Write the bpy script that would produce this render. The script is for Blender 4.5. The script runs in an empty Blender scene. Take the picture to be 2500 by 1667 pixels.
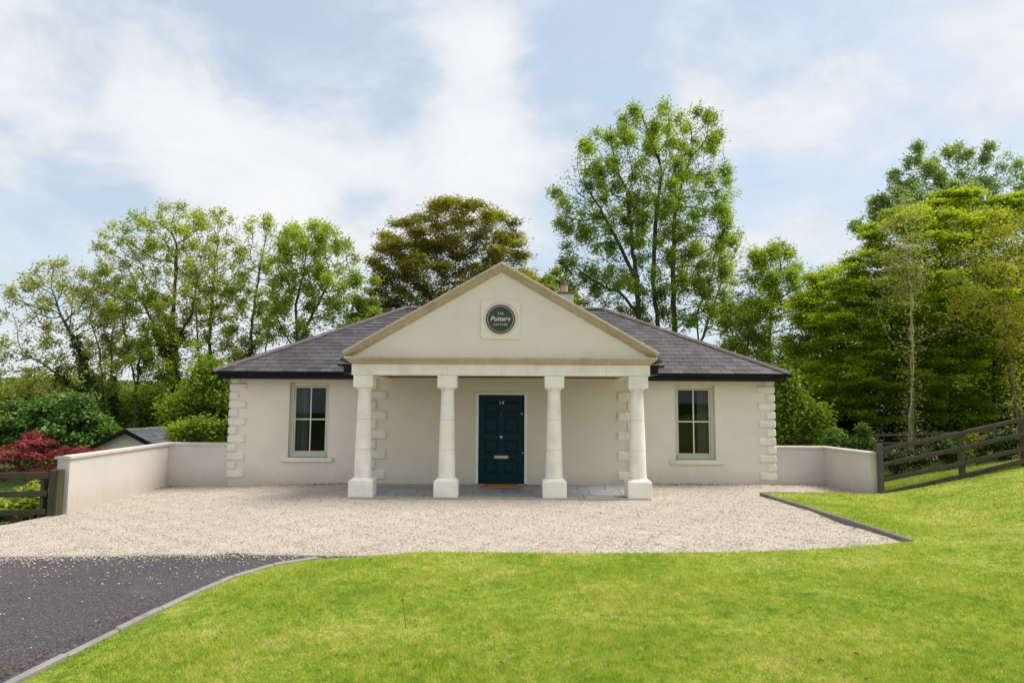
import bpy, math, random
import numpy as np
from mathutils import Vector, Matrix
from mathutils.geometry import delaunay_2d_cdt

random.seed(7)
scene = bpy.context.scene
col = scene.collection

# ---------------------------------------------------------------- camera
CAM = dict(f=1655.74, pitch=0.0902, yaw=0.0018, roll=0.005, x=0.1983, y=-16.5066, z=1.9164)
cam_data = bpy.data.cameras.new("camera")
cam = bpy.data.objects.new("camera", cam_data)
col.objects.link(cam)
cam_data.sensor_width = 36.0
cam_data.lens = 36.0 * CAM['f'] / 2500.0
cam_data.clip_end = 3000
cy_, sy_ = math.cos(CAM['yaw']), math.sin(CAM['yaw'])
cp_, sp_ = math.cos(CAM['pitch']), math.sin(CAM['pitch'])
FW = Vector((sy_ * cp_, cy_ * cp_, sp_))
RT0 = Vector((cy_, -sy_, 0))
UP0 = RT0.cross(FW)
cr_, sr_ = math.cos(CAM['roll']), math.sin(CAM['roll'])
RT = RT0 * cr_ + UP0 * sr_
UP = -RT0 * sr_ + UP0 * cr_
cam.matrix_world = Matrix(((RT.x, UP.x, -FW.x, CAM['x']), (RT.y, UP.y, -FW.y, CAM['y']), (RT.z, UP.z, -FW.z, CAM['z']), (0, 0, 0, 1)))
scene.camera = cam
CPOS = Vector((CAM['x'], CAM['y'], CAM['z']))
PX = 2500.0 / 2352.0


def view_dir(u, v):
    """direction of a point of the photograph (2352 wide)"""
    a = (u * PX - 1250) / CAM['f']
    b = -(v * PX - 833.5) / CAM['f']
    return RT * a + UP * b + FW


def at(u, v, Y):
    """world point seen at (u, v) that stands in the plane y = Y"""
    w = view_dir(u, v)
    return CPOS + w * ((Y - CPOS.y) / w.y)


# ---------------------------------------------------------------- light
SUN_EL, SUN_AZ = math.radians(59), math.radians(9)      # azimuth measured from +X towards +Y
SUN_DIR = Vector((math.cos(SUN_EL) * math.cos(SUN_AZ), math.cos(SUN_EL) * math.sin(SUN_AZ), math.sin(SUN_EL)))
world = bpy.data.worlds.new("World")
scene.world = world
world.use_nodes = True
nt = world.node_tree
nt.nodes.clear()


def wn(t, **kw):
    n = nt.nodes.new(t)
    for k, v in kw.items():
        setattr(n, k, v)
    return n


out = wn('ShaderNodeOutputWorld')
sky = wn('ShaderNodeTexSky')
sky.sky_type = 'NISHITA'
sky.sun_disc = False
sky.sun_elevation = SUN_EL
sky.sun_rotation = math.radians(90) - SUN_AZ
sky.air_density = 1.0
sky.dust_density = 2.0
bg_sky = wn('ShaderNodeBackground')
bg_sky.inputs['Strength'].default_value = 0.14
nt.links.new(sky.outputs[0], bg_sky.inputs['Color'])
tc = wn('ShaderNodeTexCoord')
# cloud cover: fractal noise over the sky dome plus a few broad masses
mp = wn('ShaderNodeMapping')
mp.inputs['Scale'].default_value = (1, 1, 1.7)
mp.inputs['Location'].default_value = (3.1, 0.4, 1.3)
nt.links.new(tc.outputs['Generated'], mp.inputs['Vector'])
nz = wn('ShaderNodeTexNoise')
nz.inputs['Scale'].default_value = 3.8
nz.inputs['Detail'].default_value = 9
nz.inputs['Roughness'].default_value = 0.60
nz.inputs['Distortion'].default_value = 0.35
nt.links.new(mp.outputs[0], nz.inputs['Vector'])


def wmath(op, a, b=None, c=None):
    n = wn('ShaderNodeMath', operation=op)
    for i, x in enumerate((a, b, c)):
        if x is None:
            continue
        if isinstance(x, (int, float)):
            n.inputs[i].default_value = x
        else:
            nt.links.new(x, n.inputs[i])
    return n.outputs[0]


cover = nz.outputs[0]
nz2 = wn('ShaderNodeTexNoise')
nz2.inputs['Scale'].default_value = 5.0
nz2.inputs['Detail'].default_value = 3
nt.links.new(tc.outputs['Generated'], nz2.inputs['Vector'])
warp = wn('ShaderNodeVectorMath', operation='MULTIPLY_ADD')
nt.links.new(nz2.outputs['Color'], warp.inputs[0])
warp.inputs[1].default_value = (0.16, 0.16, 0.16)
nt.links.new(tc.outputs['Generated'], warp.inputs[2])
warp2 = wn('ShaderNodeVectorMath', operation='SUBTRACT')
nt.links.new(warp.outputs[0], warp2.inputs[0])
warp2.inputs[1].default_value = (0.08, 0.08, 0.08)
for (u, v, r, amt) in ((330, 230, 0.14, .10), (520, 400, 0.17, .09), (750, 420, 0.18, .10), (1120, 200, 0.12, .12), (1160, 320, 0.15, .13),
                       (950, 420, .13, .08), (60, 150, .09, .06), (1750, 190, .16, .03), (2100, 100, .25, .02), (60, 330, .1, .05),
                       (170, 400, .1, -.13), (1380, 110, .16, -.17), (700, 130, .16, -.15), (820, 480, .07, -.14), (1270, 450, .08, -.13), (150, 500, .12, -.10), (1850, 420, .25, -.01), (930, 190, .1, -.13)):
    d = view_dir(u, v).normalized()
    dist = wn('ShaderNodeVectorMath', operation='DISTANCE')
    nt.links.new(warp2.outputs[0], dist.inputs[0])
    dist.inputs[1].default_value = d
    mr = wn('ShaderNodeMapRange', interpolation_type='SMOOTHERSTEP')
    mr.inputs['From Min'].default_value = r * 1.25
    mr.inputs['From Max'].default_value = r * 0.1
    mr.inputs['To Min'].default_value = 0
    mr.inputs['To Max'].default_value = amt
    nt.links.new(dist.outputs['Value'], mr.inputs['Value'])
    cover = wmath('ADD', cover, mr.outputs[0])
ramp = wn('ShaderNodeMapRange', interpolation_type='SMOOTHSTEP')
ramp.inputs['From Min'].default_value = 0.34
ramp.inputs['From Max'].default_value = 0.62
ramp.inputs['To Min'].default_value = 0.66
ramp.inputs['To Max'].default_value = 1.0
nt.links.new(cover, ramp.inputs['Value'])
# thin veil is greyer and dimmer than thick sunlit cloud
nz3 = wn('ShaderNodeTexNoise')
nz3.inputs['Scale'].default_value = 9.0
nz3.inputs['Detail'].default_value = 8
nz3.inputs['Roughness'].default_value = 0.6
nt.links.new(mp.outputs[0], nz3.inputs['Vector'])
body = wmath('ADD', wmath('SUBTRACT', cover, .025), wmath('MULTIPLY', wmath('SUBTRACT', nz3.outputs[0], .5), .34))
cr = wn('ShaderNodeValToRGB')
els = cr.color_ramp.elements
while len(els) < 5:
    els.new(.5)
for e, (p, c) in zip(els, ((.34, (.560, .655, .715)), (.44, (.655, .720, .770)), (.54, (.760, .795, .830)), (.66, (.835, .850, .875)), (.84, (.905, .905, .910)))):
    e.position = p
    e.color = c + (1,)
nt.links.new(body, cr.inputs[0])
bg_cloud = wn('ShaderNodeBackground')
nt.links.new(cr.outputs[0], bg_cloud.inputs['Color'])
bg_cloud.inputs['Strength'].default_value = 0.63
mix = wn('ShaderNodeMixShader')
nt.links.new(ramp.outputs[0], mix.inputs[0])
nt.links.new(bg_sky.outputs[0], mix.inputs[1])
nt.links.new(bg_cloud.outputs[0], mix.inputs[2])
nt.links.new(mix.outputs[0], out.inputs['Surface'])

sun_data = bpy.data.lights.new("sun", 'SUN')
sun_data.energy = 2.2
sun_data.angle = math.radians(28)
sun_data.color = (1.0, 0.95, 0.87)
sun = bpy.data.objects.new("sun", sun_data)
sun.rotation_euler = (-SUN_DIR).to_track_quat('-Z', 'Y').to_euler()
sun.location = (20, 5, 30)
col.objects.link(sun)

scene.view_settings.view_transform = 'Standard'
scene.view_settings.look = 'None'
scene.view_settings.exposure = 0.76
scene.view_settings.gamma = 1.0
scene.view_settings.use_curve_mapping = False
scene.render.film_transparent = False


# ---------------------------------------------------------------- material helpers
class NM:
    def __init__(self, name):
        self.m = bpy.data.materials.new(name)
        self.m.use_nodes = True
        self.t = self.m.node_tree
        self.b = self.t.nodes['Principled BSDF']
        self.out = self.t.nodes['Material Output']

    def n(self, t, **kw):
        x = self.t.nodes.new(t)
        for k, v in kw.items():
            setattr(x, k, v)
        return x

    def link(self, a, b):
        self.t.links.new(a, b)

    def coord(self, kind='Object', scale=(1, 1, 1)):
        c = self.n('ShaderNodeTexCoord')
        if kind == 'World':
            g = self.n('ShaderNodeNewGeometry')
            o = g.outputs['Position']
        else:
            o = c.outputs[kind]
        if scale == (1, 1, 1):
            return o
        m = self.n('ShaderNodeMapping')
        m.inputs['Scale'].default_value = scale
        self.link(o, m.inputs['Vector'])
        return m.outputs[0]

    def noise(self, co, scale, detail=4, rough=.55, dist=0):
        x = self.n('ShaderNodeTexNoise')
        x.inputs['Scale'].default_value = scale
        x.inputs['Detail'].default_value = detail
        x.inputs['Roughness'].default_value = rough
        x.inputs['Distortion'].default_value = dist
        self.link(co, x.inputs['Vector'])
        return x.outputs[0]

    def ramp(self, fac, stops, interp='LINEAR'):
        r = self.n('ShaderNodeValToRGB')
        r.color_ramp.interpolation = interp
        e = r.color_ramp.elements
        while len(e) < len(stops):
            e.new(.5)
        for i, (p, c) in enumerate(stops):
            e[i].position = p
            e[i].color = tuple(c) + (1,) if len(c) == 3 else c
        self.link(fac, r.inputs[0])
        return r.outputs[0]

    def mix(self, fac, a, b, mode='MIX'):
        x = self.n('ShaderNodeMix', data_type='RGBA', blend_type=mode)
        for sock, v in ((x.inputs[0], fac), (x.inputs[6], a), (x.inputs[7], b)):
            if isinstance(v, (int, float)):
                sock.default_value = v
            elif isinstance(v, tuple):
                sock.default_value = v + (1,) if len(v) == 3 else v
            else:
                self.link(v, sock)
        return x.outputs[2]

    def math(self, op, a, b=None):
        x = self.n('ShaderNodeMath', operation=op)
        for i, v in enumerate((a, b)):
            if v is None:
                continue
            if isinstance(v, (int, float)):
                x.inputs[i].default_value = v
            else:
                self.link(v, x.inputs[i])
        return x.outputs[0]

    def maprange(self, v, a, b, c=0, d=1):
        x = self.n('ShaderNodeMapRange')
        x.inputs[1].default_value = a
        x.inputs[2].default_value = b
        x.inputs[3].default_value = c
        x.inputs[4].default_value = d
        self.link(v, x.inputs[0])
        return x.outputs[0]

    def bump(self, h, strength=.3, dist=.01):
        x = self.n('ShaderNodeBump')
        x.inputs['Strength'].default_value = strength
        x.inputs['Distance'].default_value = dist
        self.link(h, x.inputs['Height'])
        self.link(x.outputs[0], self.b.inputs['Normal'])
        return x

    def base(self, c):
        if isinstance(c, tuple):
            self.b.inputs['Base Color'].default_value = c + (1,)
        else:
            self.link(c, self.b.inputs['Base Color'])

    def rough(self, r, spec=.4):
        if isinstance(r, (int, float)):
            self.b.inputs['Roughness'].default_value = r
        else:
            self.link(r, self.b.inputs['Roughness'])
        self.b.inputs['Specular IOR Level'].default_value = spec


def stucco(name, c, var=.05, stain=.0):
    m = NM(name)
    co = m.coord('World')
    big = m.noise(co, .9, 5, .6)
    fine = m.noise(co, 55, 3)
    d = tuple(x * (1 - var * 2) for x in c)
    l = tuple(min(1, x * (1 + var)) for x in c)
    cc = m.ramp(big, [(.3, d), (.7, l)])
    if stain:
        st = m.noise(m.coord('World', (2.4, 2.4, .45)), 1.0, 6, .65)
        cc = m.mix(m.maprange(st, .56, .78, 0, stain), cc, (c[0] * .72, c[1] * .70, c[2] * .62))
    if stain:
        g = m.n('ShaderNodeNewGeometry')
        sx_ = m.n('ShaderNodeSeparateXYZ')
        m.link(g.outputs['Position'], sx_.inputs[0])
        sp = m.noise(m.coord('World', (3, 3, 1.5)), 2.0, 5, .7)
        low = m.math('MULTIPLY', m.maprange(m.math('SUBTRACT', sx_.outputs[2], m.math('MULTIPLY', sp, .5)), -.25, .12, 1, 0), .38)
        cc = m.mix(low, cc, (c[0] * .62, c[1] * .58, c[2] * .50))
        tro = m.noise(co, 5.5, 5, .7)
        cc = m.mix(m.maprange(tro, .5, .8, 0, .16), cc, (c[0] * .80, c[1] * .79, c[2] * .76))
    m.base(cc)
    m.rough(.85, .2)
    m.bump(fine, .25, .004)
    return m.m


def stone(name, c, speck=.35, speck_scale=60, lichen=0.0, lc=(.45, .42, .3), edge_dark=0.0):
    m = NM(name)
    co = m.coord('World')
    big = m.noise(co, 2.3, 6, .62)
    cc = m.ramp(big, [(.28, tuple(x * .80 for x in c)), (.5, c), (.75, tuple(min(1, x * 1.10) for x in c))])
    sp = m.noise(co, speck_scale, 3, .7)
    cc = m.mix(m.maprange(sp, .58, .72, 0, speck), cc, tuple(x * .42 for x in c))
    if lichen:
        li = m.noise(co, 9, 6, .7)
        cc = m.mix(m.maprange(li, .55, .68, 0, lichen), cc, lc)
    m.base(cc)
    m.rough(.8, .25)
    m.bump(sp, .3, .004)
    return m.m


M = {}
M['wall'] = stucco('painted_render', (.800, .725, .630), .04, .16)
M['wall_warm'] = stucco('painted_render_pediment', (.80, .730, .630), .03, .10)
M['wall_porch_bounce'] = stucco('painted_render_porch_bounce', (.775, .70, .575), .03, .10)  # same paint as the wings, with warm bounced light put into the colour
M['garden_wall'] = stucco('painted_render_garden_wall', (.665, .612, .562), .04, .22)
M['quoin'] = stone('quoin_stone', (.80, .75, .66), .10, 120)
M['granite'] = stone('pale_granite', (.87, .83, .735), .38, 75)
M['cornice'] = stone('weathered_sandstone', (.47, .39, .265), .40, 28, .65, (.66, .60, .47))
M['architrave'] = stone('pale_limestone', (.84, .80, .70), .18, 50, .30, (.60, .55, .42))
M['coping'] = stone('coping_stone', (.60, .555, .50), .28, 45, .35, (.44, .41, .36))
M['kerb'] = stone('kerb_granite', (.20, .185, .165), .5, 45, .7, (.33, .29, .22))
M['kerb_conc'] = stone('kerb_concrete', (.30, .28, .25), .5, 30, .75, (.19, .17, .13))
M['plaque'] = stucco('plaque_render', (.80, .730, .625), .02)


def plain(name, c, r=.5, spec=.4, metal=0, nscale=0, var=.1):
    m = NM(name)
    if nscale:
        m.base(m.ramp(m.noise(m.coord('World'), nscale, 4), [(.3, tuple(x * (1 - var) for x in c)), (.7, tuple(min(1, x * (1 + var)) for x in c))]))
    else:
        m.base(c)
    m.rough(r, spec)
    m.b.inputs['Metallic'].default_value = metal
    return m.m


M['black'] = plain('black_plastic', (.005, .005, .006), .32, .22, 0, 3, .3)
M['joint'] = plain('mortar', (.42, .37, .28), .9, .2, 0, 20, .2)
M['frame'] = plain('sage_paint', (.62, .60, .47), .45, .35, 0, 6, .05)
M['bars'] = plain('glazing_bar_paint', (.78, .77, .66), .45, .35, 0, 6, .05)
M['door_frame'] = plain('cream_paint', (.90, .87, .76), .5, .3, 0, 5, .05)
M['door'] = plain('teal_paint', (.0022, .030, .038), .36, .14, 0, 8, .15)
M['brass'] = plain('brass', (.62, .50, .26), .28, .5, 1.0, 30, .15)
M['nickel'] = plain('dull_brass', (.45, .42, .33), .38, .5, 1.0, 30, .15)
M['sign_green'] = plain('sign_green', (.052, .066, .045), .55, .3, 0, 25, .06)
M['sign_rim'] = plain('sign_rim', (.060, .055, .030), .5, .3, 0, 12, .15)
M['sign_white'] = plain('sign_lettering', (.78, .77, .68), .6, .3, 0, 12, .03)
M['curtain'] = plain('curtain', (.24, .28, .24), .9, .2, 0, 4, .06)
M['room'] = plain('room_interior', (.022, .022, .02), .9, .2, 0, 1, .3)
M['pot'] = plain('terracotta', (.66, .36, .22), .8, .2, 0, 8, .15)
M['cowl'] = plain('cowl_metal', (.10, .075, .06), .7, .3, .2, 30, .4)
M['chimney'] = stucco('chimney_render', (.70, .68, .64), .06)
M['ceiling'] = plain('ceiling_dark_for_shade', (.10, .07, .04), .7, .3, 0, 6, .1)  # unseen ceiling, coloured dark to cut bounce onto the porch wall
M['dark_cap'] = stone('chimney_cap', (.16, .145, .12), .3, 50, .5, (.25, .24, .2))

m = NM('coir')
co = m.coord('World')
m.base(m.ramp(m.noise(co, 90, 3, .7), [(.3, (.30, .12, .035)), (.7, (.50, .24, .085))]))
m.rough(.95, .1)
m.bump(m.noise(co, 200, 2), .6, .006)
M['coir'] = m.m

# glass pane: clear, reflecting at its surface
m = NM('window_glass')
m.t.nodes.remove(m.b)
tr = m.n('ShaderNodeBsdfTransparent')
tr.inputs['Color'].default_value = (.82, .86, .84, 1)
gl = m.n('ShaderNodeBsdfGlossy')
gl.inputs['Roughness'].default_value = .02
fr = m.n('ShaderNodeFresnel')
fr.inputs['IOR'].default_value = 1.5
ms = m.n('ShaderNodeMixShader')
m.link(fr.outputs[0], ms.inputs[0])
m.link(tr.outputs[0], ms.inputs[1])
m.link(gl.outputs[0], ms.inputs[2])
m.link(ms.outputs[0], m.out.inputs['Surface'])
M['glass'] = m.m


def slate_mat(name, c0, c1, lich=.5):
    m = NM(name)
    co = m.coord('World')
    oi = m.n('ShaderNodeObjectInfo')
    at_ = m.n('ShaderNodeAttribute', attribute_name='rnd')
    rv = m.math('FRACT', m.math('ADD', oi.outputs['Random'], at_.outputs['Fac']))
    cc = m.ramp(rv, [(0, c0), (.55, tuple((a + b) / 2 for a, b in zip(c0, c1))), (1, c1)])
    st = m.noise(m.coord('World', (1, .6, .6)), 3.2, 6, .7)
    cc = m.mix(m.maprange(st, .50, .78, 0, .55), cc, tuple(x * 1.9 for x in c1))
    li = m.noise(co, 26, 5, .75)
    cc = m.mix(m.maprange(li, .66, .74, 0, lich), cc, (.42, .39, .36))
    mo = m.noise(co, 13, 4, .7)
    cc = m.mix(m.maprange(mo, .70, .76, 0, .7), cc, (.03, .03, .025))
    m.base(cc)
    m.rough(m.maprange(st, .3, .7, .42, .65), .45)
    m.bump(m.noise(co, 35, 5, .7), .35, .006)
    return m.m


M['slate'] = slate_mat('roof_slate', (.044, .038, .040), (.095, .083, .086), .6)
M['slate_blue'] = slate_mat('shed_slate', (.075, .078, .092), (.105, .108, .125), .3)
M['ridge'] = stone('ridge_tile', (.135, .115, .105), .4, 30, .75, (.36, .33, .28))
m = NM('flagstone')
co = m.coord('World')
oi = m.n('ShaderNodeObjectInfo')
cc = m.ramp(oi.outputs['Random'], [(0, (.23, .25, .275)), (.5, (.29, .295, .30)), (1, (.34, .32, .305))])
n1 = m.noise(co, 4, 6, .7)
cc = m.mix(m.maprange(n1, .45, .75, 0, .6), cc, (.46, .455, .44))
n2 = m.noise(co, 7, 4, .6)
cc = m.mix(m.maprange(n2, .58, .72, 0, .5), cc, (.10, .105, .11))
m.base(cc)
m.rough(m.maprange(n1, .3, .7, .4, .7), .4)
m.bump(n1, .3, .008)
M['flag'] = m.m


def wood(name, c0, c1, green=0):
    m = NM(name)
    co = m.coord('Object')
    gr = m.noise(m.coord('Object', (1.2, 22, 22)), 1.6, 5, .65, .4)
    cc = m.ramp(gr, [(.25, c0), (.5, tuple((a + b) / 2 for a, b in zip(c0, c1))), (.8, c1)])
    bl = m.noise(m.coord('World'), 7, 5, .7)
    cc = m.mix(m.maprange(bl, .56, .72, 0, .7), cc, tuple(x * .45 for x in c0))
    if green:
        g = m.noise(m.coord('World'), 3, 5, .6)
        cc = m.mix(m.maprange(g, .38, .7, 0, green), cc, (.075, .085, .035))
    sp = m.noise(m.coord('World'), 60, 3, .7)
    cc = m.mix(m.maprange(sp, .66, .74, 0, .6), cc, (.34, .31, .25))
    m.base(cc)
    m.rough(.85, .2)
    m.bump(gr, .5, .006)
    return m.m


M['fence_wood'] = wood('weathered_fence_wood', (.024, .019, .015), (.120, .096, .072))
M['post_wood'] = wood('greened_post_wood', (.05, .042, .028), (.135, .115, .075), .5)
M['gate_wood'] = wood('mossy_gate_wood', (.034, .030, .020), (.105, .092, .058), .6)
M['grey_post'] = wood('grey_post_wood', (.06, .053, .048), (.15, .135, .125))
M['far_rail'] = wood('brown_rail_wood', (.09, .06, .04), (.22, .165, .11), .2)


def bark(name, c0, c1, scale=9, birch=False, green=0):
    m = NM(name)
    co = m.coord('World', (1, 1, .35))
    nn = m.noise(co, scale, 6, .7)
    cc = m.ramp(nn, [(.3, c0), (.65, c1)])
    if birch:
        b = m.noise(m.coord('World', (3, 3, 14)), 1.5, 4, .7)
        cc = m.mix(m.maprange(b, .56, .64), cc, (.13, .075, .045))
    if green:
        g = m.noise(m.coord('World'), 1.4, 4, .6)
        cc = m.mix(m.maprange(g, .42, .66, 0, green), cc, (.075, .095, .025))
    m.base(cc)
    m.rough(.9, .15)
    m.bump(nn, .6, .02)
    return m.m


M['bark'] = bark('ash_bark', (.045, .036, .028), (.135, .110, .085), 9, False, .35)
M['bark_dark'] = bark('beech_bark', (.030, .024, .019), (.085, .068, .052), 7)
M['bark_birch'] = bark('birch_bark', (.42, .31, .22), (.70, .60, .48), 5, True)
M['bark_moss'] = bark('mossy_bark', (.16, .105, .055), (.34, .26, .16), 8, False, .5)


def leaf(name, c0, c1, c2, trans=.45, rough=.5, spec=.35):
    m = NM(name)
    a = m.n('ShaderNodeAttribute', attribute_name='rnd')
    cc = m.ramp(a.outputs['Fac'], [(.02, c0), (.5, c1), (.95, c2)])
    m.base(cc)
    m.rough(rough, spec)
    tl = m.n('ShaderNodeBsdfTranslucent')
    tcol = m.mix(1.0, cc, (1.55, 1.6, .75), 'MULTIPLY')
    m.link(tcol, tl.inputs['Color'])
    ms = m.n('ShaderNodeMixShader')
    ms.inputs[0].default_value = trans
    m.link(m.b.outputs[0], ms.inputs[1])
    m.link(tl.outputs[0], ms.inputs[2])
    m.link(ms.outputs[0], m.out.inputs['Surface'])
    return m.m


M['leaf_spring'] = leaf('spring_leaves', (.160, .195, .040), (.330, .395, .058), (.500, .540, .090))
M['leaf_fresh'] = leaf('fresh_leaves', (.125, .195, .028), (.280, .385, .044), (.450, .540, .070))
M['leaf_olive'] = leaf('olive_spring_leaves', (.185, .195, .052), (.360, .375, .080), (.520, .510, .120))
M['leaf_ash'] = leaf('ash_leaves', (.115, .180, .025), (.270, .375, .042), (.460, .530, .065))
M['leaf_copper'] = leaf('copper_leaves', (0.127, 0.121, 0.029), (0.319, 0.288, 0.062), (0.460, 0.472, 0.065), .28)
M['leaf_beech'] = leaf('beech_leaves', (.140, .195, .018), (.330, .410, .032), (.520, .570, .050), .50)
M['leaf_yellow'] = leaf('yellow_green_leaves', (0.137, 0.168, 0.018), (0.315, 0.336, 0.032), (0.483, 0.462, 0.058), .36)
M['leaf_birch'] = leaf('birch_leaves', (0.121, 0.136, 0.038), (0.288, 0.306, 0.083), (0.448, 0.448, 0.142), .36)
M['leaf_poplar'] = leaf('grey_green_leaves', (.155, .230, .085), (.310, .420, .140), (.480, .580, .220), .3)
M['leaf_dark'] = leaf('glossy_dark_leaves', (0.012, 0.030, 0.010), (0.026, 0.057, 0.020), (0.073, 0.119, 0.058), .12, .28, .6)
M['leaf_shrub'] = leaf('shrub_leaves', (0.029, 0.072, 0.017), (0.095, 0.192, 0.038), (0.231, 0.363, 0.079), .28)
M['leaf_mid'] = leaf('mid_green_leaves', (.100, .160, .018), (.240, .335, .034), (.410, .490, .055), .34)
M['leaf_hedge'] = leaf('far_hedge_leaves', (0.075, 0.115, 0.023), (0.200, 0.256, 0.045), (0.330, 0.378, 0.068), .3)
M['leaf_red'] = leaf('red_maple_leaves', (.057, .008, .015), (.21, .028, .048), (.42, .085, .11), .35)
M['leaf_laurel'] = leaf('laurel_leaves', (0.093, 0.148, 0.014), (0.263, 0.336, 0.032), (0.441, 0.483, 0.063), .3, .35, .5)
M['leaf_ivy'] = leaf('ivy_leaves', (0.018, 0.041, 0.009), (0.059, 0.112, 0.023), (0.144, 0.228, 0.043), .15, .4, .5)
M['leaf_fern'] = leaf('feathery_leaves', (0.050, 0.112, 0.019), (0.141, 0.251, 0.047), (0.293, 0.428, 0.097), .35)

# ground materials
m = NM('gravel_chippings')
co = m.coord('World')
v = m.n('ShaderNodeTexVoronoi')
v.inputs['Scale'].default_value = 68
m.link(co, v.inputs['Vector'])
cell = m.math('FRACT', m.math('MULTIPLY', v.outputs['Color'], 1.0))
sepc = m.n('ShaderNodeSeparateColor')
m.link(v.outputs['Color'], sepc.inputs[0])
cc = m.ramp(sepc.outputs[0], [(0, (.36, .295, .225)), (.12, (.55, .47, .37)), (.5, (.66, .58, .47)), (1, (.76, .69, .58))])
gap = m.maprange(v.outputs['Distance'], .50, .74, 0, .62)
cc = m.mix(gap, cc, (.22, .175, .125))
big = m.noise(co, .55, 5, .6)
cc = m.mix(m.maprange(big, .42, .70, 0, .34), cc, (.44, .375, .31))
trk = m.noise(m.coord('World', (.16, .9, 1)), 1.6, 5, .6, .6)
cc = m.mix(m.maprange(trk, .52, .68, 0, .30), cc, (.40, .345, .29))
spk = m.noise(m.coord('World', (1, 1, 1)), 17, 3, .75)
cc = m.mix(m.maprange(spk, .66, .72, 0, .75), cc, (.15, .105, .07))
m.base(cc)
m.rough(.9, .2)
m.bump(v.outputs['Distance'], .7, .018).invert = True
M['gravel'] = m.m

m = NM('asphalt')
co = m.coord('World')
v = m.n('ShaderNodeTexVoronoi')
v.inputs['Scale'].default_value = 92
m.link(co, v.inputs['Vector'])
sepc = m.n('ShaderNodeSeparateColor')
m.link(v.outputs['Color'], sepc.inputs[0])
cc = m.ramp(sepc.outputs[0], [(0, (.030, .026, .029)), (.5, (.066, .058, .064)), (.9, (.105, .093, .101)), (1, (.21, .19, .185))])
big = m.noise(co, .8, 6, .65)
cc = m.mix(m.maprange(big, .45, .75, 0, .45), cc, (.105, .093, .095))
b2 = m.noise(m.coord('World', (1, 2.2, 1)), 1.7, 5, .7)
cc = m.mix(m.maprange(b2, .56, .74, 0, .45), cc, (.155, .135, .125))
m.base(cc)
m.rough(.75, .35)
m.bump(v.outputs['Distance'], .6, .008)
M['asphalt'] = m.m


def grass_color(m, extra=None):
    co = m.coord('World')
    n1 = m.noise(co, .75, 5, .62)
    n2 = m.noise(co, 5.5, 6, .72)
    n3 = m.noise(co, 16, 3, .6)
    cc = m.ramp(m.math('ADD', m.math('ADD', m.math('MULTIPLY', n1, .34), m.math('MULTIPLY', n2, .46)), m.math('MULTIPLY', n3, .20)),
                [(.38, (0.123, 0.245, 0.033)), (.44, (0.265, 0.395, 0.049)), (.50, (0.434, 0.490, 0.086)), (.56, (0.588, 0.556, 0.168)), (.62, (0.699, 0.574, 0.319))])
    return cc


m = NM('lawn_turf')
cc = grass_color(m)
f = m.noise(m.coord('World'), 58, 5, .8)
cc = m.mix(m.maprange(f, .46, .62, 0, .78), cc, (.070, .120, .016))  # shadows between blades painted into the turf colour as dark flecks
m.base(cc)
m.rough(.9, .1)
m.bump(f, .8, .02)
M['turf'] = m.m

m = NM('grass_blades')
cc = grass_color(m)
a = m.n('ShaderNodeAttribute', attribute_name='rnd')
cc = m.mix(.55, cc, m.ramp(a.outputs['Fac'], [(0, (0.098, 0.195, 0.015)), (.35, (0.305, 0.427, 0.039)), (.8, (0.512, 0.561, 0.073)), (.93, (0.683, 0.634, 0.207)), (1, (0.708, 0.598, 0.305))]))
m.base(cc)
m.rough(.55, .3)
tl = m.n('ShaderNodeBsdfTranslucent')
m.link(m.mix(1.0, cc, (1.3, 1.35, .7), 'MULTIPLY'), tl.inputs['Color'])
ms = m.n('ShaderNodeMixShader')
ms.inputs[0].default_value = .35
m.link(m.b.outputs[0], ms.inputs[1])
m.link(tl.outputs[0], ms.inputs[2])
m.link(ms.outputs[0], m.out.inputs['Surface'])
M['blades'] = m.m

m = NM('rough_ground')
co = m.coord('World')
n1 = m.noise(co, .5, 6, .65)
cc = m.ramp(n1, [(.3, (.035, .045, .016)), (.5, (.060, .090, .018)), (.7, (.095, .135, .026))])
m.base(cc)
m.rough(.95, .1)
m.bump(m.noise(co, 6, 5), .6, .1)
M['ground'] = m.m
M['leaf_litter'] = leaf('dead_leaves', (.07, .030, .016), (.17, .070, .03), (.30, .15, .06), .15)
M['pebble'] = leaf('pale_pebbles', (.36, .30, .235), (.58, .50, .41), (.72, .64, .54), 0.0, .9, .2)
M['stem'] = plain('flower_stem', (.30, .16, .06), .7, .3, 0, 40, .2)

# ---------------------------------------------------------------- mesh helpers


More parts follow.
